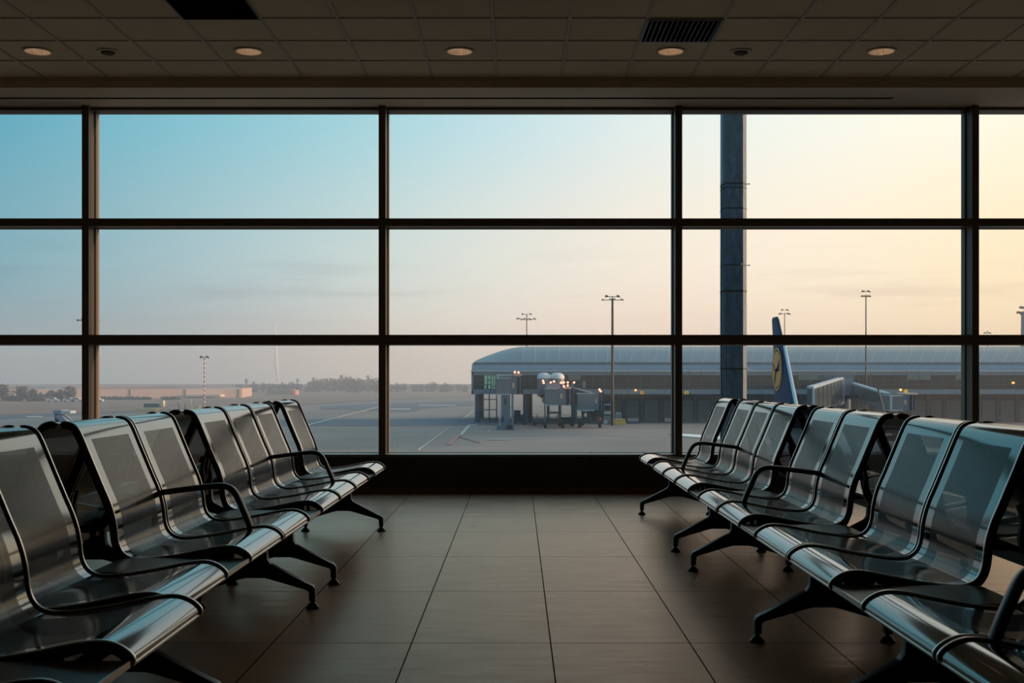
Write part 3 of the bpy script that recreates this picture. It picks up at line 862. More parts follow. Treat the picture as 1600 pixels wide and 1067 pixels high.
# stair frame under the open end
b = MB()
for px in (755, 764.5, 776):
    b.tube((TX(px, TD + 10), TD + 10, GZ), (TX(px, TD + 10), TD + 10, TZ(616)), 0.12, 0.12, 'pillar', 6)
for py in (624, 640, 654):
    b.box((TX(754.5, TD + 10), TD + 9.6, TZ(py + 0.7, TD + 10)), (TX(776.5, TD + 10), TD + 11.4, TZ(py - 0.4, TD + 10)), 'pillar')
tp(b, 'stair_frame')

# ------------------------------------------------------------------ jet bridges
def jb(name, loc, label, group='jet bridges at the terminal pier'):
    t = thing(name, loc, label, 'jet bridge', group); o = Vector(loc)
    def part(mb, nm, parent=None, **k):
        mb.v = [(v[0] - o.x, v[1] - o.y, v[2] - o.z) for v in mb.v]
        return build(mb, nm, parent or t, **k)
    return t, part
def cabin(part, xa, xb, D, ya, yb, deep, xc):
    """cab xa..xb, ribbed bellows xb..xc in photo columns, seen at distance D"""
    zt, zb = TZ(ya, D), TZ(yb, D)
    b = MB().box((TX(xa, D), D, zb), (TX(xb, D), D + deep, zt), 'cabgrey')
    n_ = 7
    for k in range(n_):
        x = TX(xa, D) + (TX(xb, D) - TX(xa, D)) * (k + 0.5) / n_
        b.box((x - 0.05, D - 0.05, zb + 0.15), (x + 0.05, D, zt - 0.15), 'cabblue')
    cb = part(b, 'cab')
    part(MB().box((TX(xa, D) - 0.1, D - 0.1, zt), (TX(xb, D) + 0.1, D + deep, zt + 0.12), 'cablight').box((TX(xa, D) - 0.08, D - 0.08, zb - 0.1), (TX(xb, D) + 0.05, D + deep, zb + 0.06), 'cablight'), 'cab_trim')
    wx = TX(xb, D)
    mid = wx + (TX(xc, D) - wx) * 0.42
    part(MB().box((wx, D + 0.1, zb), (mid, D + deep, zt + 0.15), 'cabblue').box((wx + (mid - wx) * .4, D + 0.07, zb + (zt - zb) * .42), (wx + (mid - wx) * .75, D + 0.1, zb + (zt - zb) * .72), 'tan'), 'service_door')
    be = MB(); k = 4
    for q in range(k):
        x0 = mid + (TX(xc, D) - mid) * q / k; x1 = mid + (TX(xc, D) - mid) * (q + 0.62) / k
        be.box((x0, D + 0.15 * (q % 2), zb - 0.05), (x1, D + deep - 0.3, zt + 0.25), 'cabdark' if q % 2 else 'cabblue')
    be.box((mid, D + 0.5, zb + 0.1), (TX(xc, D) - 0.1, D + deep - 0.6, zt + 0.1), 'cabdark')
    part(be, 'bellows')
def beacons(part, lst, D, key='beacon', r=0.17):
    for px, py in lst:
        c = Vector((TX(px, D), D - 0.2, TZ(py, D)))
        part(MB().lathe([(0, -r), (r * .8, -r * .6), (r, 0), (r * .8, r * .6), (0, r)], c, key, 10).tube(c - Vector((0, 0, 0.35)), c, 0.04, 0.04, 'cabdark', 6), 'warning_lamp')
def bogie(part, px, D, width, top_py):
    x = TX(px, D)
    b = MB()
    for sx in (-width * 0.28, width * 0.28):
        b.box((x + sx - 0.22, D + 1.0, GZ + 0.8), (x + sx + 0.22, D + 1.5, TZ(top_py, D)), 'machine')
    b.box((x - width * 0.5, D + 0.9, GZ + 0.75), (x + width * 0.5, D + 1.6, GZ + 1.15), 'machine')
    b.box((x - width * 0.36, D + 0.95, GZ + 2.4), (x + width * 0.36, D + 1.55, GZ + 2.7), 'machine')
    part(b, 'lift_column')
    for sx in (-1, 1):
        xx = x + sx * width * 0.42
        part(MB().tube((xx - 0.22, D + 1.25, GZ + 0.5), (xx + 0.22, D + 1.25, GZ + 0.5), 0.5, 0.5, 'cabdark', 16), 'wheel', smooth=R(40))
# (a) at the end of the pier, cab on a broad lift column
D = 183.0
t, part = jb('jet_bridge', (TX(795, D), D, GZ), 'leftmost jet bridge, boxy grey cab on one broad blue-grey column')
cabin(part, 775, 797, D, 591.5, 616, 3.4, 818)
b = MB().box((TX(783, D), D + 0.3, GZ + 0.3), (TX(797, D), D + 2.4, TZ(616, D)), 'cabblue')
b.box((TX(799, D), D + 0.5, GZ + 0.3), (TX(802.5, D), D + 2.0, TZ(616, D)), 'cabgrey')
b.box((TX(780, D), D + 0.6, GZ + 0.6), (TX(781.2, D), D + 1.2, TZ(616, D)), 'white')
b.box((TX(788, D), D + 0.22, TZ(632, D)), (TX(791, D), D + 0.3, TZ(622, D)), 'cabdark')
b.box((TX(784.5, D), D + 0.22, TZ(659, D)), (TX(787, D), D + 0.3, TZ(651, D)), 'cabdark')
part(b, 'lift_column')
part(MB().box((TX(776, D), D - 0.2, GZ + 0.05), (TX(803, D), D + 3.0, GZ + 0.7), 'cabblue').box((TX(792, D), D - 0.3, GZ + 0.2), (TX(800, D), D - 0.2, GZ + 0.8), 'cabdark'), 'base_carriage')
part(MB().box((TX(779, D), D + 0.5, TZ(591, D)), (TX(800, D), D + 3, TZ(586.5, D)), 'cabgrey').box((TX(776, D), D + 0.4, TZ(587, D)), (TX(801, D), D + 3.1, TZ(585.2, D)), 'cablight'), 'roof_unit')
part(MB().box((TX(803, D), D - 0.05, TZ(586.5, D)), (TX(816, D), D + 3.2, TZ(584.6, D)), 'sunroof'), 'canopy')
part(MB().box((TX(781, D), D + 3.4, TZ(614, D)), (TX(806, D), TD + 0.4, TZ(590, D)), 'cabblue'), 'tunnel')
beacons(part, [(804.5, 581.5), (810.2, 582)], D)
# (b) centre bridge
D = 188.0
t, part = jb('jet_bridge', (TX(865, D), D, GZ), 'centre jet bridge with two white domes behind its grey cab')
cabin(part, 852, 871, D, 608, 633, 3.4, 897)
part(MB().hexa([(TX(852, D), D + 0.5, TZ(608, D)), (TX(877, D), D + 0.5, TZ(608, D)), (TX(874, D), D + 1.0, TZ(599, D)), (TX(855, D), D + 1.0, TZ(599, D))],
               [(TX(852, D), D + 3.2, TZ(608, D)), (TX(877, D), D + 3.2, TZ(608, D)), (TX(874, D), D + 3.0, TZ(599, D)), (TX(855, D), D + 3.0, TZ(599, D))], 'cabgrey'), 'cab_roof')
part(MB().box((TX(880, D), D - 0.1, TZ(607.5, D)), (TX(893, D), D + 3.0, TZ(604.8, D)), 'sunroof'), 'canopy')
part(MB().box((TX(842, D), D + 4, TZ(618, D)), (TX(851, D), D + 9, TZ(592, D)), 'cabblue').box((TX(845, D), D + 3.9, TZ(622, D)), (TX(850, D), D + 8, TZ(617, D)), 'cabdark'), 'rotunda')
part(MB().box((TX(851, D), D + 3.4, TZ(632, D)), (TX(880, D), TD, TZ(609, D)), 'cabblue'), 'tunnel')
for cx_, rx in ((850, 10.8), (870.5, 11.5)):
    D2 = D + 14; c = Vector((TX(cx_, D2), D2, TZ(590.5, D2))); r = rx * D2 / F
    hh = 8.2 * D2 / F
    part(MB().lathe([(r, -0.1), (r, 0.1), (r * .97, hh * .35), (r * .85, hh * .62), (r * .6, hh * .87), (r * .3, hh * .98), (0, hh)], c, 'dome', 28), 'dome_roof', smooth=R(50))
    part(MB().tube(c - Vector((0, 0, 3.2)), c, r * 0.98, r * 0.98, 'cabgrey', 24), 'dome_wall', smooth=R(40))
beacons(part, [(848.5, 595), (849.5, 598.3), (860.5, 597.5), (865.5, 596), (876.5, 598), (881, 597.5), (887, 597.5), (881, 603.5), (887, 602.2), (897, 597.5)], D)
bogie(part, 866, D, 3.4, 633)
part(MB().box((TX(850.5, D), D + 1, GZ), (TX(852.8, D), D + 1.5, TZ(633, D)), 'cabblue'), 'ladder_post')
# (c) right of centre, sloping tunnel
D = 190.0
t, part = jb('jet_bridge', (TX(920, D), D, GZ), 'jet bridge right of the centre one, its pale tunnel roof sloping down to the right')
cabin(part, 902, 928, D, 615.5, 641, 3.4, 944)
A = [(TX(876, D), D + 4, TZ(600, D)), (TX(876, D), D + 7, TZ(600, D)), (TX(876, D), D + 7, TZ(626, D)), (TX(876, D), D + 4, TZ(626, D))]
B = [(TX(928, D), D + 2.0, TZ(613.5, D)), (TX(928, D), D + 5, TZ(613.5, D)), (TX(928, D), D + 5, TZ(638, D)), (TX(928, D), D + 2.0, TZ(638, D))]
part(MB().hexa(A, B, 'cabblue'), 'tunnel')
A2 = [(TX(897, D), D + 2.8, TZ(604.5, D)), (TX(897, D), D + 6.0, TZ(604.5, D)), (TX(897, D), D + 6.0, TZ(607, D)), (TX(897, D), D + 2.8, TZ(607, D))]
B2 = [(TX(926, D), D + 1.6, TZ(612, D)), (TX(926, D), D + 5.0, TZ(612, D)), (TX(926, D), D + 5.0, TZ(615, D)), (TX(926, D), D + 1.6, TZ(615, D))]
part(MB().hexa(A2, B2, 'cablight'), 'tunnel_roof')
part(MB().box((TX(893.5, D), D + 0.8, TZ(634, D)), (TX(897, D), D + 3.5, TZ(598, D)), 'cabblue'), 'end_frame')
part(MB().box((TX(912.5, D), D + 3, TZ(606, D)), (TX(916.5, D), D + 4, TZ(596, D)), 'cabgrey'), 'roof_stack')
beacons(part, [(936.5, 608.5), (938.3, 611.3)], D)
bogie(part, 922, D, 4.0, 641)
part(MB().hexa([(TX(905, D), D + 1.2, GZ + 1.2), (TX(909, D), D + 1.2, GZ + 1.2), (TX(939, D), D + 1.2, TZ(643, D)), (TX(935, D), D + 1.2, TZ(643, D))],
               [(TX(905, D), D + 1.5, GZ + 1.2), (TX(909, D), D + 1.5, GZ + 1.2), (TX(939, D), D + 1.5, TZ(643, D)), (TX(935, D), D + 1.5, TZ(643, D))], 'machine'), 'brace')
# (d) far right bridge beyond the tail fin
D = 165.0
t, part = jb('jet_bridge', (TX(1325, D), D, GZ), 'right-hand jet bridge behind the seat backs, glazed tunnels meeting at a rotunda')
Rr = D + 26
part(MB().box((TX(1319, Rr), Rr, TZ(618, Rr)), (TX(1333, Rr), Rr + 4, TZ(591, Rr)), 'panel').box((TX(1290, Rr), Rr + 1, TZ(592, Rr)), (TX(1338, Rr), Rr + 5, TZ(586, Rr)), 'panel_dark').tube((TX(1326, Rr), Rr + 2, GZ), (TX(1326, Rr), Rr + 2, TZ(618, Rr)), 0.9, 0.9, 'pillar', 16), 'rotunda')
def glazed(xa, ya0, ya1, Da, xb, yb0, yb1, Db, nm):
    q0 = [(TX(xa, Da), Da, TZ(ya0, Da)), (TX(xa, Da), Da + 3, TZ(ya0, Da)), (TX(xa, Da), Da + 3, TZ(ya1, Da)), (TX(xa, Da), Da, TZ(ya1, Da))]
    q1 = [(TX(xb, Db), Db, TZ(yb0, Db)), (TX(xb, Db), Db + 3, TZ(yb0, Db)), (TX(xb, Db), Db + 3, TZ(yb1, Db)), (TX(xb, Db), Db, TZ(yb1, Db))]
    tu = part(MB().hexa(q0, q1, 'tunnelglass'), nm)
    e = 0.28
    def off(q, z, dy): return (q[0], q[1] + dy, q[2] + z)
    b = MB()
    b.hexa([off(q0[0], e, -0.1), off(q0[1], e, .1), off(q0[1], 0, .1), off(q0[0], 0, -0.1)], [off(q1[0], e, -0.1), off(q1[1], e, .1), off(q1[1], 0, .1), off(q1[0], 0, -0.1)], 'cablight')
    b.hexa([off(q0[3], e, -0.1), off(q0[2], e, .1), off(q0[2], -.1, .1), off(q0[3], -.1, -0.1)], [off(q1[3], e, -0.1), off(q1[2], e, .1), off(q1[2], -.1, .1), off(q1[3], -.1, -0.1)], 'cabblue')
    part(b, 'tunnel_edge', tu) if False else part(b, 'tunnel_edge')
    n_ = 8
    for k in range(n_ + 1):
        f = k / n_
        p0 = Vector(q0[0]).lerp(Vector(q1[0]), f); p1 = Vector(q0[3]).lerp(Vector(q1[3]), f)
        wd = 0.14 if k in (0, n_) else 0.05
        part(MB().box((p0.x - wd, p0.y - 0.12, p1.z), (p0.x + wd, p0.y, p0.z), 'cablight' if k in (0, n_) else 'pillar'), 'mullion')
glazed(1271, 607.5, 645, D - 28, 1318, 592, 630, Rr, 'tunnel')
glazed(1333, 599, 622, Rr, 1392, 617, 640, D, 'tunnel')
cabin(part, 1389, 1410, D, 619, 641, 3.4, 1431)
part(MB().box((TX(1415, D), D - 0.1, TZ(616.5, D)), (TX(1434, D), D + 3.6, TZ(614, D)), 'sunroof'), 'canopy')
part(MB().box((TX(1415.5, D), D + 0.2, TZ(615, D)), (TX(1419, D), D + 0.8, TZ(608.5, D)), 'sign_yellow'), 'roof_marker')
part(MB().tube((TX(1370.5, D + 6), D - 0.5, GZ), (TX(1370.5, D), D - 0.5, TZ(608, D)), 0.12, 0.12, 'pole', 8).lathe([(0, -0.2), (0.25, 0), (0, 0.25)], (TX(1370.5, D), D - 0.5, TZ(608, D)), 'cabdark', 8), 'lamp_post')
beacons(part, [(1406.5, 609)], D, 'beacon_o', 0.2)
bogie(part, 1400, D, 3.6, 641)

# ------------------------------------------------------------------ vehicles and boxes on the apron
def cart(px, py, label, key='machine', w=2.2, h=1.1, load=None):
    p = G(px, py)
    t = thing('baggage_cart', p, label, 'cart', 'carts parked under the jet bridges')
    build(MB().box((-w / 2, -0.8, 0.35), (w / 2, 0.8, 0.5), key), 'deck', t)
    b = MB()
    for sx in (-1, 1):
        b.box((sx * w / 2 - 0.05, -0.8, 0.5), (sx * w / 2 + 0.05, -0.7, 0.5 + h), 'pillar'); b.box((sx * w / 2 - 0.05, 0.7, 0.5), (sx * w / 2 + 0.05, 0.8, 0.5 + h), 'pillar')
        b.box((sx * w / 2 - 0.05, -0.8, 0.5 + h - 0.08), (sx * w / 2 + 0.05, 0.8, 0.5 + h), 'pillar')
    b.box((-w / 2, -0.8, 0.5 + h - 0.05), (w / 2, -0.74, 0.5 + h), 'pillar')
    build(b, 'cage', t)
    for sx in (-1, 1):
        for sy in (-1, 1):
            build(MB().tube((sx * w * .35, sy * .75 - .06, 0.28), (sx * w * .35, sy * .75 + .06, 0.28), 0.28, 0.28, 'cabdark', 12), 'wheel', t)
    if load: build(MB().box((-w * .35, -.5, .5), (w * .35, .5, .5 + h * .7), load), 'load', t)
cart(812, 662, 'dark baggage cart on the apron just right of the broad jet bridge column', load='machine')
cart(828, 664, 'dark baggage cart between the leftmost and centre jet bridges', w=2.6, h=1.4)
cart(843, 665, 'baggage cart with a low cage left of the centre jet bridge legs', w=2.4, load='cabblue')
cart(884, 666, 'baggage cart between the two central jet bridge cabs', w=3.0, h=1.5, load='machine')
cart(902, 665, 'baggage cart in front of the sloping jet bridge legs', w=2.4)
t = thing('tow_tractor', G(815, 656), 'small dark tow tractor parked beneath the open end of the pier', 'tractor')
build(MB().box((-1.6, -.7, .35), (1.6, .7, 1.0), 'machine').box((-1.5, -.65, 1.0), (-.2, .65, 1.9), 'pillar'), 'body', t)
for sx in (-1, 1): build(MB().tube((sx * 1.0, -.8, .4), (sx * 1.0, .8, .4), .4, .4, 'cabdark', 14), 'wheel', t)
t = thing('stair_trolley', G(952, 662.5), 'grey wheeled stair trolley at the foot of the tall floodlight mast', 'trolley')
build(MB().box((-1.2, -.5, .4), (1.0, .5, .6), 'cabgrey').box((-1.0, -.4, .6), (.4, .4, 1.5), 'cabgrey').box((-.9, -.35, 1.8), (.5, .35, 2.3), 'cablight').box((-1.0, -.45, .6), (-.9, -.35, 3.6), 'cabgrey').box((.5, -.45, .6), (.6, -.35, 3.6), 'cabgrey').box((-1.0, -.45, 3.4), (.6, -.35, 3.6), 'cablight'), 'frame', t)
for sx in (-.7, .7): build(MB().tube((sx, -.6, .4), (sx, -.45, .4), .4, .4, 'cablight', 14), 'wheel', t)
tag(build(MB().box((-1.3, -.7, 0), (1.3, .7, .75), 'yellow').box((-.9, -.6, .75), (1.2, .6, 1.1), 'yellow'), 'concrete_block', loc=G(965.5, 664), bevel=0.12), 'yellow ballast block on the apron beside the tall floodlight mast', 'block')
tag(build(MB().box((-.55, -.4, 0), (.55, .4, 1.9), 'cablight').box((-.5, -.45, .3), (.5, -.4, 1.7), 'panel'), 'electrical_cabinet', loc=G(966, 660.5), bevel=0.05), 'pale blue-grey cabinet standing behind the yellow block', 'cabinet')
tag(build(MB().lathe([(0, 0), (.42, 0), (.42, .9), (.36, 1.0), (.36, 1.25), (0, 1.3)], (0, 0, 0), 'red', 16), 'red_bin', loc=G(936.5, 663), smooth=R(40)), 'small red barrel on the apron left of the tall floodlight mast', 'barrel')
def van(p, label, key, ry=0.0, L_=4.6, H_=2.0):
    t = thing('van', p, label, 'van'); t.rotation_euler = (0, 0, ry)
    pts = [(-L_ / 2, -.95, .4), (L_ / 2, -.95, .4), (L_ / 2, -.95, 1.1), (L_ * .36, -.95, 1.3), (L_ * .24, -.95, H_), (-L_ / 2 + .1, -.95, H_), (-L_ / 2, -.95, H_ - .2)]
    build(MB().prism(pts, (0, 1.9, 0), key), 'body', t, bevel=0.06)
    build(MB().box((-L_ * .3, -.97, 1.2), (L_ * .22, .97, H_ - .25), 'cabin_win').box((-L_ / 2 - .02, -.75, 1.2), (-L_ / 2, .75, H_ - .3), 'cabin_win'), 'windows', t)
    for sx in (-1, 1): build(MB().tube((sx * L_ * .31, -.98, .38), (sx * L_ * .31, .98, .38), .38, .38, 'cabdark', 14), 'wheel', t)
van(G(1080, 657.5), 'white van parked in a ground floor bay of the pier, right of the third mullion', 'white', R(80))
van(G(1349, 650), 'pale van parked under the right-hand jet bridge', 'vehicle_blue', R(10))

# service vehicles beyond the left seats
def loader(p, label, right=False, sc=1.0, blue=False):
    t = thing('loader_truck', p, label, 'truck'); t.scale = (sc, sc, sc)
    build(MB().box((-2.0, -1.1, .5), (1.6, 1.1, 3.6), 'cream').box((-2.4, -1.2, 3.6), (1.9, 1.2, 4.2), 'cream'), 'body', t, bevel=0.05)
    build(MB().box((-.6, -.8, 4.2), (2.6, .8, 5.0), 'cabgrey').box((2.6, -.7, 4.4), (3.4, .7, 5.6), 'cream'), 'platform', t)
    build(MB().box((-5.2, -1.1, .5), (-2.0, 1.1, 2.6), 'panel').box((-5.25, -.9, 1.5), (-5.2, .9, 2.4), 'cabin_win'), 'driver_cab', t, bevel=0.1)
    for sx in (-4.4, .9): build(MB().tube((sx, -1.2, .5), (sx, 1.2, .5), .5, .5, 'cabdark', 14), 'wheel', t)
loader(G(231, 668), 'cream truck with a raised body beyond the seat backs, right of the left mullion', sc=0.80)
t = thing('loader_truck', G(294, 668), 'cream and blue high-lift truck with upright masts beyond the left seats', 'truck'); t.scale = (0.62, 0.62, 0.62)
build(MB().box((.6, -1.1, .5), (3.6, 1.1, 5.0), 'cream').box((.2, -.8, 3.2), (1.2, .8, 5.6), 'cream').box((2.0, -.9, 5.0), (3.2, .9, 6.0), 'cream'), 'body', t, bevel=0.06)
build(MB().box((-3.4, -1.1, .5), (.6, 1.1, 4.2), 'panel').box((-3.0, -1.15, 2.6), (0.0, -1.1, 3.6), 'cabin_win'), 'driver_cab', t, bevel=0.08)
build(MB().tube((-2.2, 0, 4.2), (-2.8, 0, 6.8), .16, .12, 'cabgrey', 8).tube((.9, 0, 5.0), (.8, 0, 7.6), .14, .1, 'cream', 8).tube((-.9, 0, 4.2), (-.7, 0, 6.4), .14, .1, 'cabgrey', 8), 'mast', t)
for sx in (-2.5, 2.4): build(MB().tube((sx, -1.2, .5), (sx, 1.2, .5), .5, .5, 'cabdark', 14), 'wheel', t)
# passenger stairs with pale blue canopy, far left
D = 160.0
t = thing('passenger_stairs', (TX(97, D), D, GZ), 'pale blue mobile passenger stairs beyond the far left seats', 'stairs')
o = Vector((TX(97, D), D, GZ))
def Q(px, py, dy=0.0): return Vector((TX(px, D), D + dy, TZ(py, D))) - o
build(MB().box(Q(83, 647, 0), Q(96, 641, 2.6), 'vehicle_blue').box(Q(96, 646, .3), Q(108.5, 642, 2.4), 'cablight'), 'canopy', t)
build(MB().hexa([Q(85, 650), Q(92, 647), Q(92, 647, 2.2), Q(85, 650, 2.2)], [Q(128, 690), Q(133, 684), Q(133, 684, 2.2), Q(128, 690, 2.2)], 'vehicle_blue'), 'stringer', t)
build(MB().hexa([Q(97, 648), Q(99, 647), Q(99, 647, .2), Q(97, 648, .2)], [Q(128, 672), Q(130, 671), Q(130, 671, .2), Q(128, 672, .2)], 'cabgrey'), 'handrail', t)
b = MB()
for px in (84.5, 90.5, 95): b.box(Q(px - .8, 647, .3), Vector((Q(px + .8, 0).x, 2.2, 0.5)), 'cabgrey')
b.box(Vector((Q(80, 0).x, .1, .5)), Vector((Q(126, 0).x, 2.4, .9)), 'cabgrey')
build(b, 'support_frame', t)
for px in (86, 118): build(MB().tube(Vector((Q(px, 0).x, 0, .45)), Vector((Q(px, 0).x, 2.5, .45)), .45, .45, 'cabdark', 14), 'wheel', t)

# ------------------------------------------------------------------ aircraft parked nose-in, only its tail shows
AX, AY = 14.8, 66.5
pl = thing('airliner', (AX, 48, GZ), 'airliner with a navy tail fin and golden crane emblem, parked beyond the right seats', 'aircraft')
def part(mb, nm, **k):
    mb.v = [(v[0] - AX, v[1] - 48, v[2] - GZ) for v in mb.v]
    return build(mb, nm, pl, **k)
ZC = GZ + 3.75
st = [(31.0, 0.05, -0.55), (31.5, 0.6, -0.5), (32.6, 1.15, -0.35), (34.2, 1.65, -0.15), (36.5, 1.95, 0), (40, 1.98, 0), (54, 1.98, 0), (58, 1.8, 0.15), (62, 1.35, 0.5), (65.5, 0.8, 0.9), (68.2, 0.22, 1.25)]
b = MB(); n_ = 28; vs = []
for y_, r, dz in st:
    for i in range(n_):
        a = 2 * math.pi * i / n_
        vs.append((AX + r * math.cos(a), y_, ZC + dz + r * 1.02 * math.sin(a)))
fs = [(k * n_ + i, k * n_ + (i + 1) % n_, (k + 1) * n_ + (i + 1) % n_, (k + 1) * n_ + i) for k in range(len(st) - 1) for i in range(n_)]
fs += [tuple(range(n_)), tuple(range((len(st) - 1) * n_, len(st) * n_))]
b.add(vs, fs, 'fuselage'); part(b, 'fuselage', smooth=R(40))
def foil(name, sections, key, vertical=False):
    """sections: (span point, leading y, trailing y, thickness)"""
    b = MB(); m_ = 12; vs = []
    for c, le, te, th in sections:
        for i in range(m_):
            a = 2 * math.pi * i / m_
            y_ = (le + te) / 2 + (te - le) / 2 * math.cos(a)
            t_ = th / 2 * math.sin(a) * (1 if abs(math.cos(a)) < .95 else .5)
            vs.append((c[0] + (t_ if vertical else 0), y_, c[1] + (0 if vertical else t_)))
    fs = [(k * m_ + i, k * m_ + (i + 1) % m_, (k + 1) * m_ + (i + 1) % m_, (k + 1) * m_ + i) for k in range(len(sections) - 1) for i in range(m_)]
    fs += [tuple(range(m_)), tuple(range((len(sections) - 1) * m_, len(sections) * m_))]
    b.add(vs, fs, key); return part(b, name, smooth=R(50))
foil('tail_fin', [((AX, ZC + 1.6), 58.6, 66.0, 0.42), ((AX, -0.3), 61.2, 66.2, 0.36), ((AX, 2.92), 63.9, 66.6, 0.28), ((AX, 4.45), 65.3, 67.0, 0.2), ((AX, 4.62), 65.6, 66.9, 0.12)], 'fin', True)
b = MB()
le = [(58.6, ZC + 1.6), (61.2, -0.3), (63.9, 2.92)]
for (y0, z0), (y1, z1) in zip(le, le[1:]): b.tube((AX, y0 + .02, z0), (AX, y1 + .02, z1), 0.10, 0.085, 'alu', 10)
part(b, 'fin_leading_edge', smooth=R(40))
for s in (-1, 1):
    foil('stabilizer', [((AX + s * .8, ZC + .95), 61.0, 65.4, .4), ((AX + s * 6.2, ZC + 1.35), 64.2, 66.0, .14)], 'alu')
    foil('wing', [((AX + s * 1.8, ZC - 1.1), 44.0, 51.0, .8), ((AX + s * 6.5, ZC - .7), 47.0, 51.2, .5), ((AX + s * 16.5, ZC + .35), 53.3, 55.0, .16)], 'fuselage')
    b = MB(); ec = (AX + s * 5.75, 0, ZC - 2.0)
    for (y0, r0), (y1, r1) in zip([(42.2, .95), (42.6, 1.1), (44.5, 1.12), (46.6, .8)], [(42.6, 1.1), (44.5, 1.12), (46.6, .8), (47.4, .45)]):
        b.tube((ec[0], y0, ec[2]), (ec[0], y1, ec[2]), r0, r1, 'engine', 24)
    part(b, 'engine', smooth=R(40))
    part(MB().tube((AX + s * 3.8, 49.6, GZ + .6), (AX + s * 3.8, 49.6, ZC - 1.0), .12, .12, 'alu', 8).tube((AX + s * 3.8 - .45, 49.6, GZ + .58), (AX + s * 3.8 + .45, 49.6, GZ + .58), .58, .58, 'cabdark', 18), 'main_gear')
part(MB().tube((AX, 36.2, GZ + .4), (AX, 36.2, ZC - 1.6), .1, .1, 'alu', 8).tube((AX - .3, 36.2, GZ + .38), (AX + .3, 36.2, GZ + .38), .38, .38, 'cabdark', 16), 'nose_gear')
b = MB()
for k in range(36):
    y_ = 38.0 + k * .52
    for s in (-1, 1):
        b.box((AX + s * 1.93, y_, ZC + .42), (AX + s * 1.99, y_ + .24, ZC + .76), 'cabin_win')
b.box((AX - .95, 32.9, ZC + .62), (AX + .95, 33.3, ZC + 1.0), 'cabin_win')
part(b, 'cabin_windows')
# the emblem: gold disc, ring and a stylised rising bird
for s in (-1, 1):
    cx_, cy_, cz_ = AX + s * 0.20, 65.0, 1.62
    def disc(r0, r1, key, off):
        b = MB(); n2 = 40
        pts = [(cx_ + s * off, cy_ + r1 * math.cos(2 * math.pi * i / n2), cz_ + r1 * math.sin(2 * math.pi * i / n2)) for i in range(n2)]
        if r0 == 0: b.prism(pts, (s * .01, 0, 0), key)
        else:
            inn = [(cx_ + s * off, cy_ + r0 * math.cos(2 * math.pi * i / n2), cz_ + r0 * math.sin(2 * math.pi * i / n2)) for i in range(n2)]
            for i in range(n2):
                j = (i + 1) % n2
                b.hexa([pts[i], pts[j], inn[j], inn[i]], [Vector(q) + Vector((s * .01, 0, 0)) for q in (pts[i], pts[j], inn[j], inn[i])], key)
        return b
    em = part(disc(0, 1.02, 'gold', -0.02), 'emblem_disc')
    part(disc(1.10, 1.22, 'gold', -0.02), 'emblem_ring')
    b = MB()
    def stroke(p, q, w0, w1):
        p, q = Vector((0, *p)), Vector((0, *q)); dr = (q - p).normalized(); nn = Vector((0, -dr.z, dr.y))
        base = Vector((cx_ - s * .005 + s * .0, cy_, cz_))
        quad = [base + p + nn * w0, base + q + nn * w1, base + q - nn * w1, base + p - nn * w0]
        b.hexa([v_ for v_ in quad], [v_ + Vector((s * .012, 0, 0)) for v_ in quad], 'fin')
    for p, q, w0, w1 in (((.95, .30), (.35, -.10), .03, .05), ((.35, -.10), (-.10, -.05), .07, .11), ((-.10, -.05), (-.75, .55), .12, .04), ((-.05, -.05), (-.85, .25), .10, .03),
                         ((.0, -.05), (-.80, -.02), .09, .03), ((.2, -.08), (.62, -.72), .05, .02), ((.12, -.1), (.45, -.85), .04, .02)):
        stroke(p, q, w0, w1)
    part(b, 'emblem_bird')

# ------------------------------------------------------------------ the near galvanised mast just outside the window
MD = 16.0
mp_ = MD / F
t = thing('lighting_mast', (TX(1150, MD), MD, GZ), 'thick blue-grey galvanised mast just outside the window, right of the third mullion', 'mast')
def poly(scale):
    return [((px - 1150) * mp_ * scale, dy * scale) for px, dy in ((1130.2, .10), (1132.8, 0.0), (1161.3, 0.0), (1169.2, .10), (1170, .32), (1162, .42), (1137, .42), (1131, .32))]
zt = TZ(60, MD) - GZ
b = MB(); lo, hi = poly(1.03), poly(0.96)
b.hexa if False else None
vs = [(x, y_, 0) for x, y_ in lo] + [(x, y_, zt) for x, y_ in hi]
b.add(vs, [tuple(range(8))[::-1], tuple(range(8, 16))] + [(i, (i + 1) % 8, 8 + (i + 1) % 8, 8 + i) for i in range(8)], 'mast')
build(b, 'shaft', t)
for i, py in enumerate((286, 292.5, 325, 413.5, 454.5, 576)):
    z = TZ(py, MD) - GZ
    s = (1.03 - 0.07 * z / zt) * 1.012
    hh = (.012, .006, .008, .006, .014, .010)[i]
    b = MB().prism([(x * 1.01, y_ - .003, z - hh) for x, y_ in poly(s)], (0, 0, 2 * hh), 'band')
    if i in (0, 3, 5):
        b.tube((.178 * s, .08, z), (.215 * s, .08, z), .008, .008, 'alu', 6)
    if i == 3: b.lathe([(0, -.012), (.012, 0), (0, .012)], (.075, -.012, z + .006), 'white', 8)
    build(b, 'strap', t)
b = MB()
pts = [(-.187, .09, TZ(286, MD) - GZ), (-.190, .07, TZ(300, MD) - GZ), (-.184, .08, TZ(330, MD) - GZ), (-.190, .08, TZ(480, MD) - GZ), (-.186, .09, TZ(620, MD) - GZ), (-.19, .09, 0.0)]
for p, q in zip(pts, pts[1:]): b.tube(p, q, .008, .008, 'band', 6)
build(b, 'cable', t)

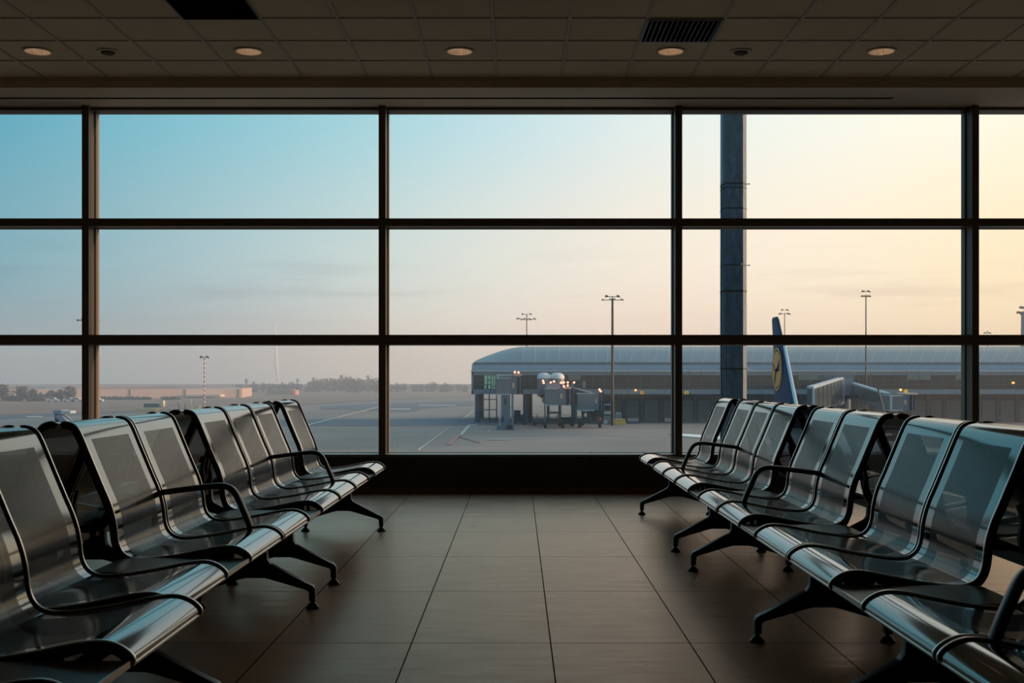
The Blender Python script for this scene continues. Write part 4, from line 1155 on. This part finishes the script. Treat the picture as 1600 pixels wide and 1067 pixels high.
# ------------------------------------------------------------------ floodlight masts
def lampmast(px, py_top, D, w_px, label, heads, base=None, key='pole_dark', stripes=False, group=None):
    x = TX(px, D); zt = TZ(py_top, D)
    t = thing('floodlight_mast', (x, D, GZ), label, 'floodlight mast', group)
    r = w_px / 2 * D / F
    H = zt - GZ
    if stripes:
        n2 = 22; b = MB()
        for i in range(n2): b.tube((0, 0, H * i / n2), (0, 0, H * (i + 1) / n2), r, r, 'red' if i % 2 else 'white', 10, False)
        build(b, 'pole', t, smooth=R(40))
    else:
        build(MB().tube((0, 0, 0), (0, 0, H), r * 1.15, r * .75, key, 14), 'pole', t, smooth=R(40))
    m1 = D / F
    b = MB()
    for dx, dy, w, h in heads: b.tube((dx * .0, 0, H - dy * m1 + 0.05), (dx * m1, 0, H - dy * m1 + .02), r * .25, r * .25, key, 6)
    b.tube((0, 0, H - .2), (0, 0, H + 2.0 * m1), r * .3, r * .3, key, 6)
    build(b, 'crossarm', t)
    for dx, dy, w, h in heads:
        c = Vector((dx * m1, 0, H - dy * m1))
        hw, hh = w / 2 * m1 * 1.1, h / 2 * m1 * 1.5
        s_ = 1 if dx > 0 else -1
        build(MB().hexa([c + Vector((-hw, -hw * .6, hh * (.6 if s_ > 0 else -.6))), c + Vector((hw, -hw * .6, hh * (-.6 if s_ > 0 else .6))), c + Vector((hw, hw * .6, hh * (-.6 if s_ > 0 else .6))), c + Vector((-hw, hw * .6, hh * (.6 if s_ > 0 else -.6)))],
                          [c + Vector((-hw * .7, -hw * .5, hh * 1.5)), c + Vector((hw * .7, -hw * .5, hh * .9)), c + Vector((hw * .7, hw * .5, hh * .9)), c + Vector((-hw * .7, hw * .5, hh * 1.5))], 'lamp_dark'), 'lamp_head', t)
    return t
lampmast(957, 466, 200, 4.6, 'tall floodlight mast in front of the pier, right of the centre of the view', [(-15, 3, 4, 2), (-9, -2, 5, 3), (9, -2, 5, 3), (15, 3, 5, 2), (-4, 1.5, 2, 1.2), (4, 1.5, 2, 1.2)])
lampmast(823, 491, 300, 2.0, 'dark floodlight mast rising behind the left end of the pier roof', [(-13, 7.5, 6, 2), (-8, 9, 3, 2), (-3.5, 8, 4, 2), (0.8, 9, 2.5, 2), (4, 8, 3, 2), (7, 9, 3, 2), (12, 8, 5, 2), (-6, .5, 4, 2), (6, .5, 4, 2)])
lampmast(1226, 489, 300, 1.8, 'slim floodlight mast just right of the airliner tail fin', [(-6, 2, 6, 2), (6, 2, 6, 2), (-3.5, -4, 4, 2), (4, -4, 4, 2)])
lampmast(1353, 462, 195, 2.4, 'slim floodlight mast in front of the pier between the tail fin and the right mullion', [(-5.5, 1.5, 4, 2), (-2, 1.5, 3, 2), (2, 1.5, 3, 2), (5.5, 1.5, 4, 2), (-4, -6, 5, 2), (4, -6, 5, 2)])
lampmast(1602, 487, 245, 16.0, 'thick pale floodlight mast cut by the right edge of the photo', [(-9, 2, 8, 2.5), (-4, 4, 6, 2), (-6, -6, 6, 2.5), (6, 2, 8, 2), (6, -6, 6, 2)], key='hangar_roof')
lampmast(1543, 521, 420, 1.4, 'small distant floodlight mast right of the right-hand mullion', [(-3.5, 0, 4, 2), (3.5, 0, 4, 2), (0, -2, 3, 1.5)])
lampmast(319.5, 559, 318, 1.9, 'red and white striped floodlight mast on the left above the seats', [(-4.5, 0, 5, 3), (4.5, 0, 5, 3)], stripes=True)
lampmast(138, 500, 240, 2.0, 'floodlight mast partly hidden behind the left mullion', [(-15, 1, 5, 2), (-9, 0, 4, 2), (12, 1, 4, 2), (16, 2, 4, 2)])

# ------------------------------------------------------------------ far side of the field
D = 467.0
xa, xb = TX(-420, D), TX(371, D)
hg = thing('hangar', (xb, D, GZ), 'long low salmon-lit hangar on the far side of the field at left', 'building')
o = Vector((xb, D, GZ))
def hp(mb, nm, **k):
    mb.v = [(v[0] - o.x, v[1] - o.y, v[2] - o.z) for v in mb.v]
    return build(mb, nm, hg, **k)
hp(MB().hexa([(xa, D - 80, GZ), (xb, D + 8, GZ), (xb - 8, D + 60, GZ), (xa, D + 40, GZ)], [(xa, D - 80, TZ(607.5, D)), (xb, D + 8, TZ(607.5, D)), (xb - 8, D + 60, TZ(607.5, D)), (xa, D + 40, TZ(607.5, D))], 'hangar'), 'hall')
b = MB()
for k in range(9):
    x1 = xb - 1 - k * 19.5; f0 = 8 - (xb - x1) / (xb - xa) * 88; x0 = x1 - 0.35
    b.box((x0, D + f0 - .5, GZ), (x1, D + f0 + .6, TZ(608, D)), 'hangar_roof')
hp(b, 'facade_posts')
for a0, a1, hgt in ((-60, 100, 4.0), (140, 300, 3.2)):
    n2 = 14; pts = []
    for i in range(n2 + 1):
        f = i / n2; px = a0 + (a1 - a0) * f
        dd = D + 12 - (371 - px) / 791 * 88
        pts.append((TX(px, D), dd, TZ(607.5 - hgt * math.sin(math.pi * f) ** .8, D)))
    hp(MB().prism(pts, (0, 50, 0), 'hangar_roof'), 'arched_roof')
dd = D + 3
hp(MB().box((TX(292, D), dd - 5, GZ + .6), (TX(346, D), dd + 3, TZ(616.5, D)), 'hangar_white'), 'annex')
# small salmon shed further right
D2 = 560.0
t = thing('shed', (TX(440, D2), D2, GZ), 'small salmon walled shed far away between the left seats and the second mullion', 'building')
build(MB().box((TX(417, D2) - TX(440, D2), 0, 0), (TX(456, D2) - TX(440, D2), 10, 2.6), 'hangar_roof'), 'hall', t)
for px in (453, 458, 461): build(MB().box((TX(px - .8, D2) - TX(440, D2), -1, 0), (TX(px + .8, D2) - TX(440, D2), 9, 2.3), 'brick'), 'salmon_panel', t)
# lattice mast and water tower
D2 = 600.0
t = thing('lattice_mast', (TX(464.5, D2), D2, GZ), 'thin lattice mast on the horizon left of the second mullion', 'mast')
b = MB(); H = TZ(591, D2) - GZ
for sx, sy in ((-.4, 0), (.4, 0), (0, .6)): b.tube((sx, sy, 0), (sx * .5, sy * .5, H), .12, .1, 'pole_dark', 5)
for k in range(10): b.tube((-.4, 0, H * k / 10), (.4, 0, H * (k + .9) / 10), .06, .06, 'pole_dark', 4)
build(b, 'lattice', t)
build(MB().box((.2, -.3, H * .82), (1.3, .3, H * .86), 'pole_dark').box((.2, -.3, H * .55), (1.1, .3, H * .58), 'pole_dark'), 'antenna_arms', t)
D2 = 640.0
t = thing('radar_tower', (TX(385, D2), D2, GZ), 'hazy tower with a wide head on the horizon behind the left seats', 'tower')
H = TZ(592, D2) - GZ
build(MB().tube((0, 0, 0), (0, 0, H), .5, .35, 'pole', 8), 'shaft', t)
build(MB().tube((0, 0, H - 2.2), (0, 0, H), .8, .9, 'pole', 10), 'head', t)

# ------------------------------------------------------------------ trees and hedges
def crown(seed, w, h, n_leaf, key='leaf', rough=1.0, leaf=0.5):
    q = random.Random(seed); b = MB()
    for _ in range(n_leaf):
        a = q.uniform(0, 2 * math.pi); rr_ = q.random() ** .45
        zz = q.uniform(-1, 1); ring = math.sqrt(max(0, 1 - zz * zz)) * rr_
        lump = 1 + .22 * math.sin(3 * a + seed) * rough + .15 * math.sin(5 * zz * 2 + seed * 1.7) * rough
        c = Vector((w / 2 * ring * math.cos(a) * lump, w / 2 * ring * math.sin(a) * lump, h / 2 * zz * (.6 + .4 * rr_) * lump))
        u = Vector((q.gauss(0, 1), q.gauss(0, 1), q.gauss(0, 1))).normalized(); v = u.orthogonal().normalized()
        s = leaf * q.uniform(.5, 1.2)
        b.add([c - u * s, c + v * s * .8, c + u * s, c - v * s * .8], [(0, 1, 2, 3)], key)
    return b
def tree(px, py_base, py_top, w_px, D, label, group, seed, kind='tree', key='leaf'):
    m1 = D / F; H = (py_base - py_top) * m1; W = w_px * m1
    t = thing(kind, (TX(px, D), D, GZ), label, 'tree' if kind == 'tree' else 'bush', group)
    hb = TZ(py_top, D) - GZ
    if kind == 'tree':
        ch = hb * .62
        build(MB().tube((0, 0, 0), (0, 0, hb * .55), W * .035 + .08, .1, 'bark', 8).tube((0, 0, hb * .4), (W * .2, 0, hb * .7), .1, .05, 'bark', 5).tube((0, 0, hb * .4), (-W * .2, .1, hb * .72), .1, .05, 'bark', 5), 'trunk', t)
        o = build(crown(seed, W, ch * 1.25, 420, key, leaf=W * .075 + .12), 'crown', t, (0, 0, hb - ch * .62))
    else:
        build(MB().tube((0, 0, 0), (0, 0, hb * .5), .12, .06, 'bark', 6), 'stem', t)
        build(crown(seed, W, hb * 1.15, 420, key, leaf=W * .05 + .15), 'crown', t, (0, 0, hb * .5))
    return t
TG = 'trees on the far side of the field at left'
Dt = 400.0
for i, (px, top, w, kd, lb) in enumerate([
    (3, 602, 22, 'tree', 'tree cut by the left edge of the photo beyond the field'),
    (34, 603, 19, 'tree', 'tall bushy tree second from the left edge beyond the field'),
    (51, 608, 12, 'tree', 'lower tree between the tall bushy tree and the round thicket'),
    (81, 612, 20, 'tree', 'middle-sized bare tree left of the slender one near the mullion'),
    (94, 609, 10, 'tree', 'small pale tree tucked beside the middle-sized bare tree'),
    (110, 604, 19, 'tree', 'fan-shaped tree standing alone just left of the left mullion')]):
    tree(px, 627, top, w, Dt, lb, TG, 11 + i, kd)
for i, (px, top, w, lb) in enumerate([(20, 619, 30, 'low dark thicket near the left edge of the photo'), (55, 616, 36, 'broad rounded thicket beneath the trees at far left'), (100, 621, 34, 'low hedge-like thicket just left of the left mullion')]):
    tree(px, 627, top, w, Dt + 6, lb, 'thickets below the far trees', 31 + i, 'bush', 'hedge')
for x0, x1, lb in ((154, 236, 'long clipped hedge in front of the hangar, right of the left mullion'), (252, 282, 'short clipped hedge in front of the hangar nearer the striped mast')):
    Dh = 430.0; b = MB(); q = random.Random(x0)
    A_ = Vector((TX((x0 + x1) / 2, Dh), Dh, GZ)); L_ = TX(x1, Dh) - TX(x0, Dh)
    n2 = int(L_ / .9)
    for k in range(n2 * 14):
        c = Vector((q.uniform(-L_ / 2, L_ / 2), q.uniform(-1.2, 1.2), q.uniform(.1, (TZ(620, Dh) - GZ) * q.uniform(.85, 1.08))))
        u = Vector((q.gauss(0, 1), q.gauss(0, 1), q.gauss(0, 1))).normalized(); v = u.orthogonal().normalized(); s = q.uniform(.25, .5)
        b.add([c - u * s, c + v * s, c + u * s, c - v * s], [(0, 1, 2, 3)], 'hedge')
    b.box((-L_ / 2 + .2, -.8, 0), (L_ / 2 - .2, .8, (TZ(620, Dh) - GZ) * .85), 'hedge')
    tag(build(b, 'hedge', loc=A_), lb, 'hedge', 'clipped hedges before the hangar')
# parked cars by the trees
for i, (px, lb) in enumerate([(83, 'parked white car left of the fan-shaped tree'), (108, 'parked white car at the foot of the fan-shaped tree'), (121, 'parked white car closest to the left mullion'), (152, 'parked white car just right of the left mullion')]):
    t = thing('parked_car', (TX(px, 392), 392, GZ), lb, 'car', 'white cars beyond the field')
    build(MB().prism([(-2, -.8, .3), (2, -.8, .3), (2, -.8, .9), (1.2, -.8, 1.0), (.6, -.8, 1.5), (-1.2, -.8, 1.5), (-1.9, -.8, 1.0)], (0, 1.6, 0), 'white'), 'body', t)
    build(MB().box((-1.1, -.82, 1.0), (.7, .82, 1.4), 'cabin_win'), 'windows', t)
    for sx in (-1.2, 1.2): build(MB().tube((sx, -.82, .32), (sx, .82, .32), .32, .32, 'cabdark', 10), 'wheel', t)
# hazy tree line on the horizon
q = random.Random(3)
fc = [crown(100 + k, 10.5, 9, 260, 'leaf', leaf=.9).mesh('crown') for k in range(4)]
tk = MB().tube((0, 0, 0), (0, 0, 4), .3, .2, 'bark', 6).mesh('trunk')
for i in range(34):
    px = 376 + i * 11.2 + q.uniform(-3, 3)
    if i >= 30: px = 696 + (i - 30) * 10
    D2 = q.uniform(640, 700)
    hpx = (22 if 480 < px < 600 else 14) * q.uniform(.65, 1.0)
    s = hpx * D2 / F / 9.0
    t = thing('far_tree', (TX(px, D2), D2, GZ), 'hazy distant tree in the line along the horizon, left of the pier', 'tree', 'hazy tree line on the horizon')
    t.scale = (s * q.uniform(.9, 1.3), s, s)
    link('crown', fc[i % 4], t, (0, 0, 4.8)); link('trunk', tk, t)
# smoke plume of a distant stack
D2 = 660.0
t = thing('smoking_chimney', (TX(434.5, D2), D2, GZ), 'distant chimney under a thin white vapour plume, left of the second mullion', 'chimney')
build(MB().tube((0, 0, 0), (0, 0, 4.5), .6, .4, 'hangar', 10), 'stack', t)
pm = bpy.data.materials.new('vapour'); pm.use_nodes = True
nt = pm.node_tree; nt.nodes.clear()
tr_ = nt.nodes.new('ShaderNodeBsdfTransparent'); df_ = nt.nodes.new('ShaderNodeBsdfDiffuse'); df_.inputs[0].default_value = (0.95, 0.95, 0.95, 1)
mx_ = nt.nodes.new('ShaderNodeMixShader'); mx_.inputs[0].default_value = 0.45
ou = nt.nodes.new('ShaderNodeOutputMaterial')
nt.links.new(tr_.outputs[0], mx_.inputs[1]); nt.links.new(df_.outputs[0], mx_.inputs[2]); nt.links.new(mx_.outputs[0], ou.inputs[0])
M['vapour'] = pm
H0, H1 = 4.5, TZ(505, D2) - GZ
vs = MB()
prev = None
pts = [(0, H0, .3), (-.4, H0 + 4, .8), (-1.0, H0 + 11, 1.15), (-1.4, H0 + 20, 1.0), (-1.6, H1 - 6, .5), (-2.0, H1, .1)]
m_ = 12; vv = []
for x, z, r in pts:
    for i in range(m_):
        a = 2 * math.pi * i / m_; vv.append((x + r * math.cos(a), r * math.sin(a), z))
fs = [(k * m_ + i, k * m_ + (i + 1) % m_, (k + 1) * m_ + (i + 1) % m_, (k + 1) * m_ + i) for k in range(len(pts) - 1) for i in range(m_)]
fs += [tuple(range(m_)), tuple(range((len(pts) - 1) * m_, len(pts) * m_))]
vs.add(vv, fs, 'vapour')
o = build(vs, 'vapour_plume', t, smooth=R(60)); o['kind'] = 'stuff'

# ------------------------------------------------------------------ morning haze over the field
hz = bpy.data.materials.new('morning_haze'); hz.use_nodes = True
nt = hz.node_tree; nt.nodes.clear()
vo = nt.nodes.new('ShaderNodeVolumeScatter'); vo.inputs['Color'].default_value = (0.97, 0.97, 1, 1); vo.inputs['Density'].default_value = HAZE
vo.inputs['Anisotropy'].default_value = 0.2
ou = nt.nodes.new('ShaderNodeOutputMaterial'); nt.links.new(vo.outputs[0], ou.inputs['Volume'])
M['haze'] = hz
if HAZE:
    o = build(MB().box((-690, 130, GZ + 0.02), (690, 770, GZ + 26), 'haze'), 'ground_haze')
    o['kind'] = 'stuff'; o['label'] = 'thin morning haze lying over the far field and apron'; o['category'] = 'haze'
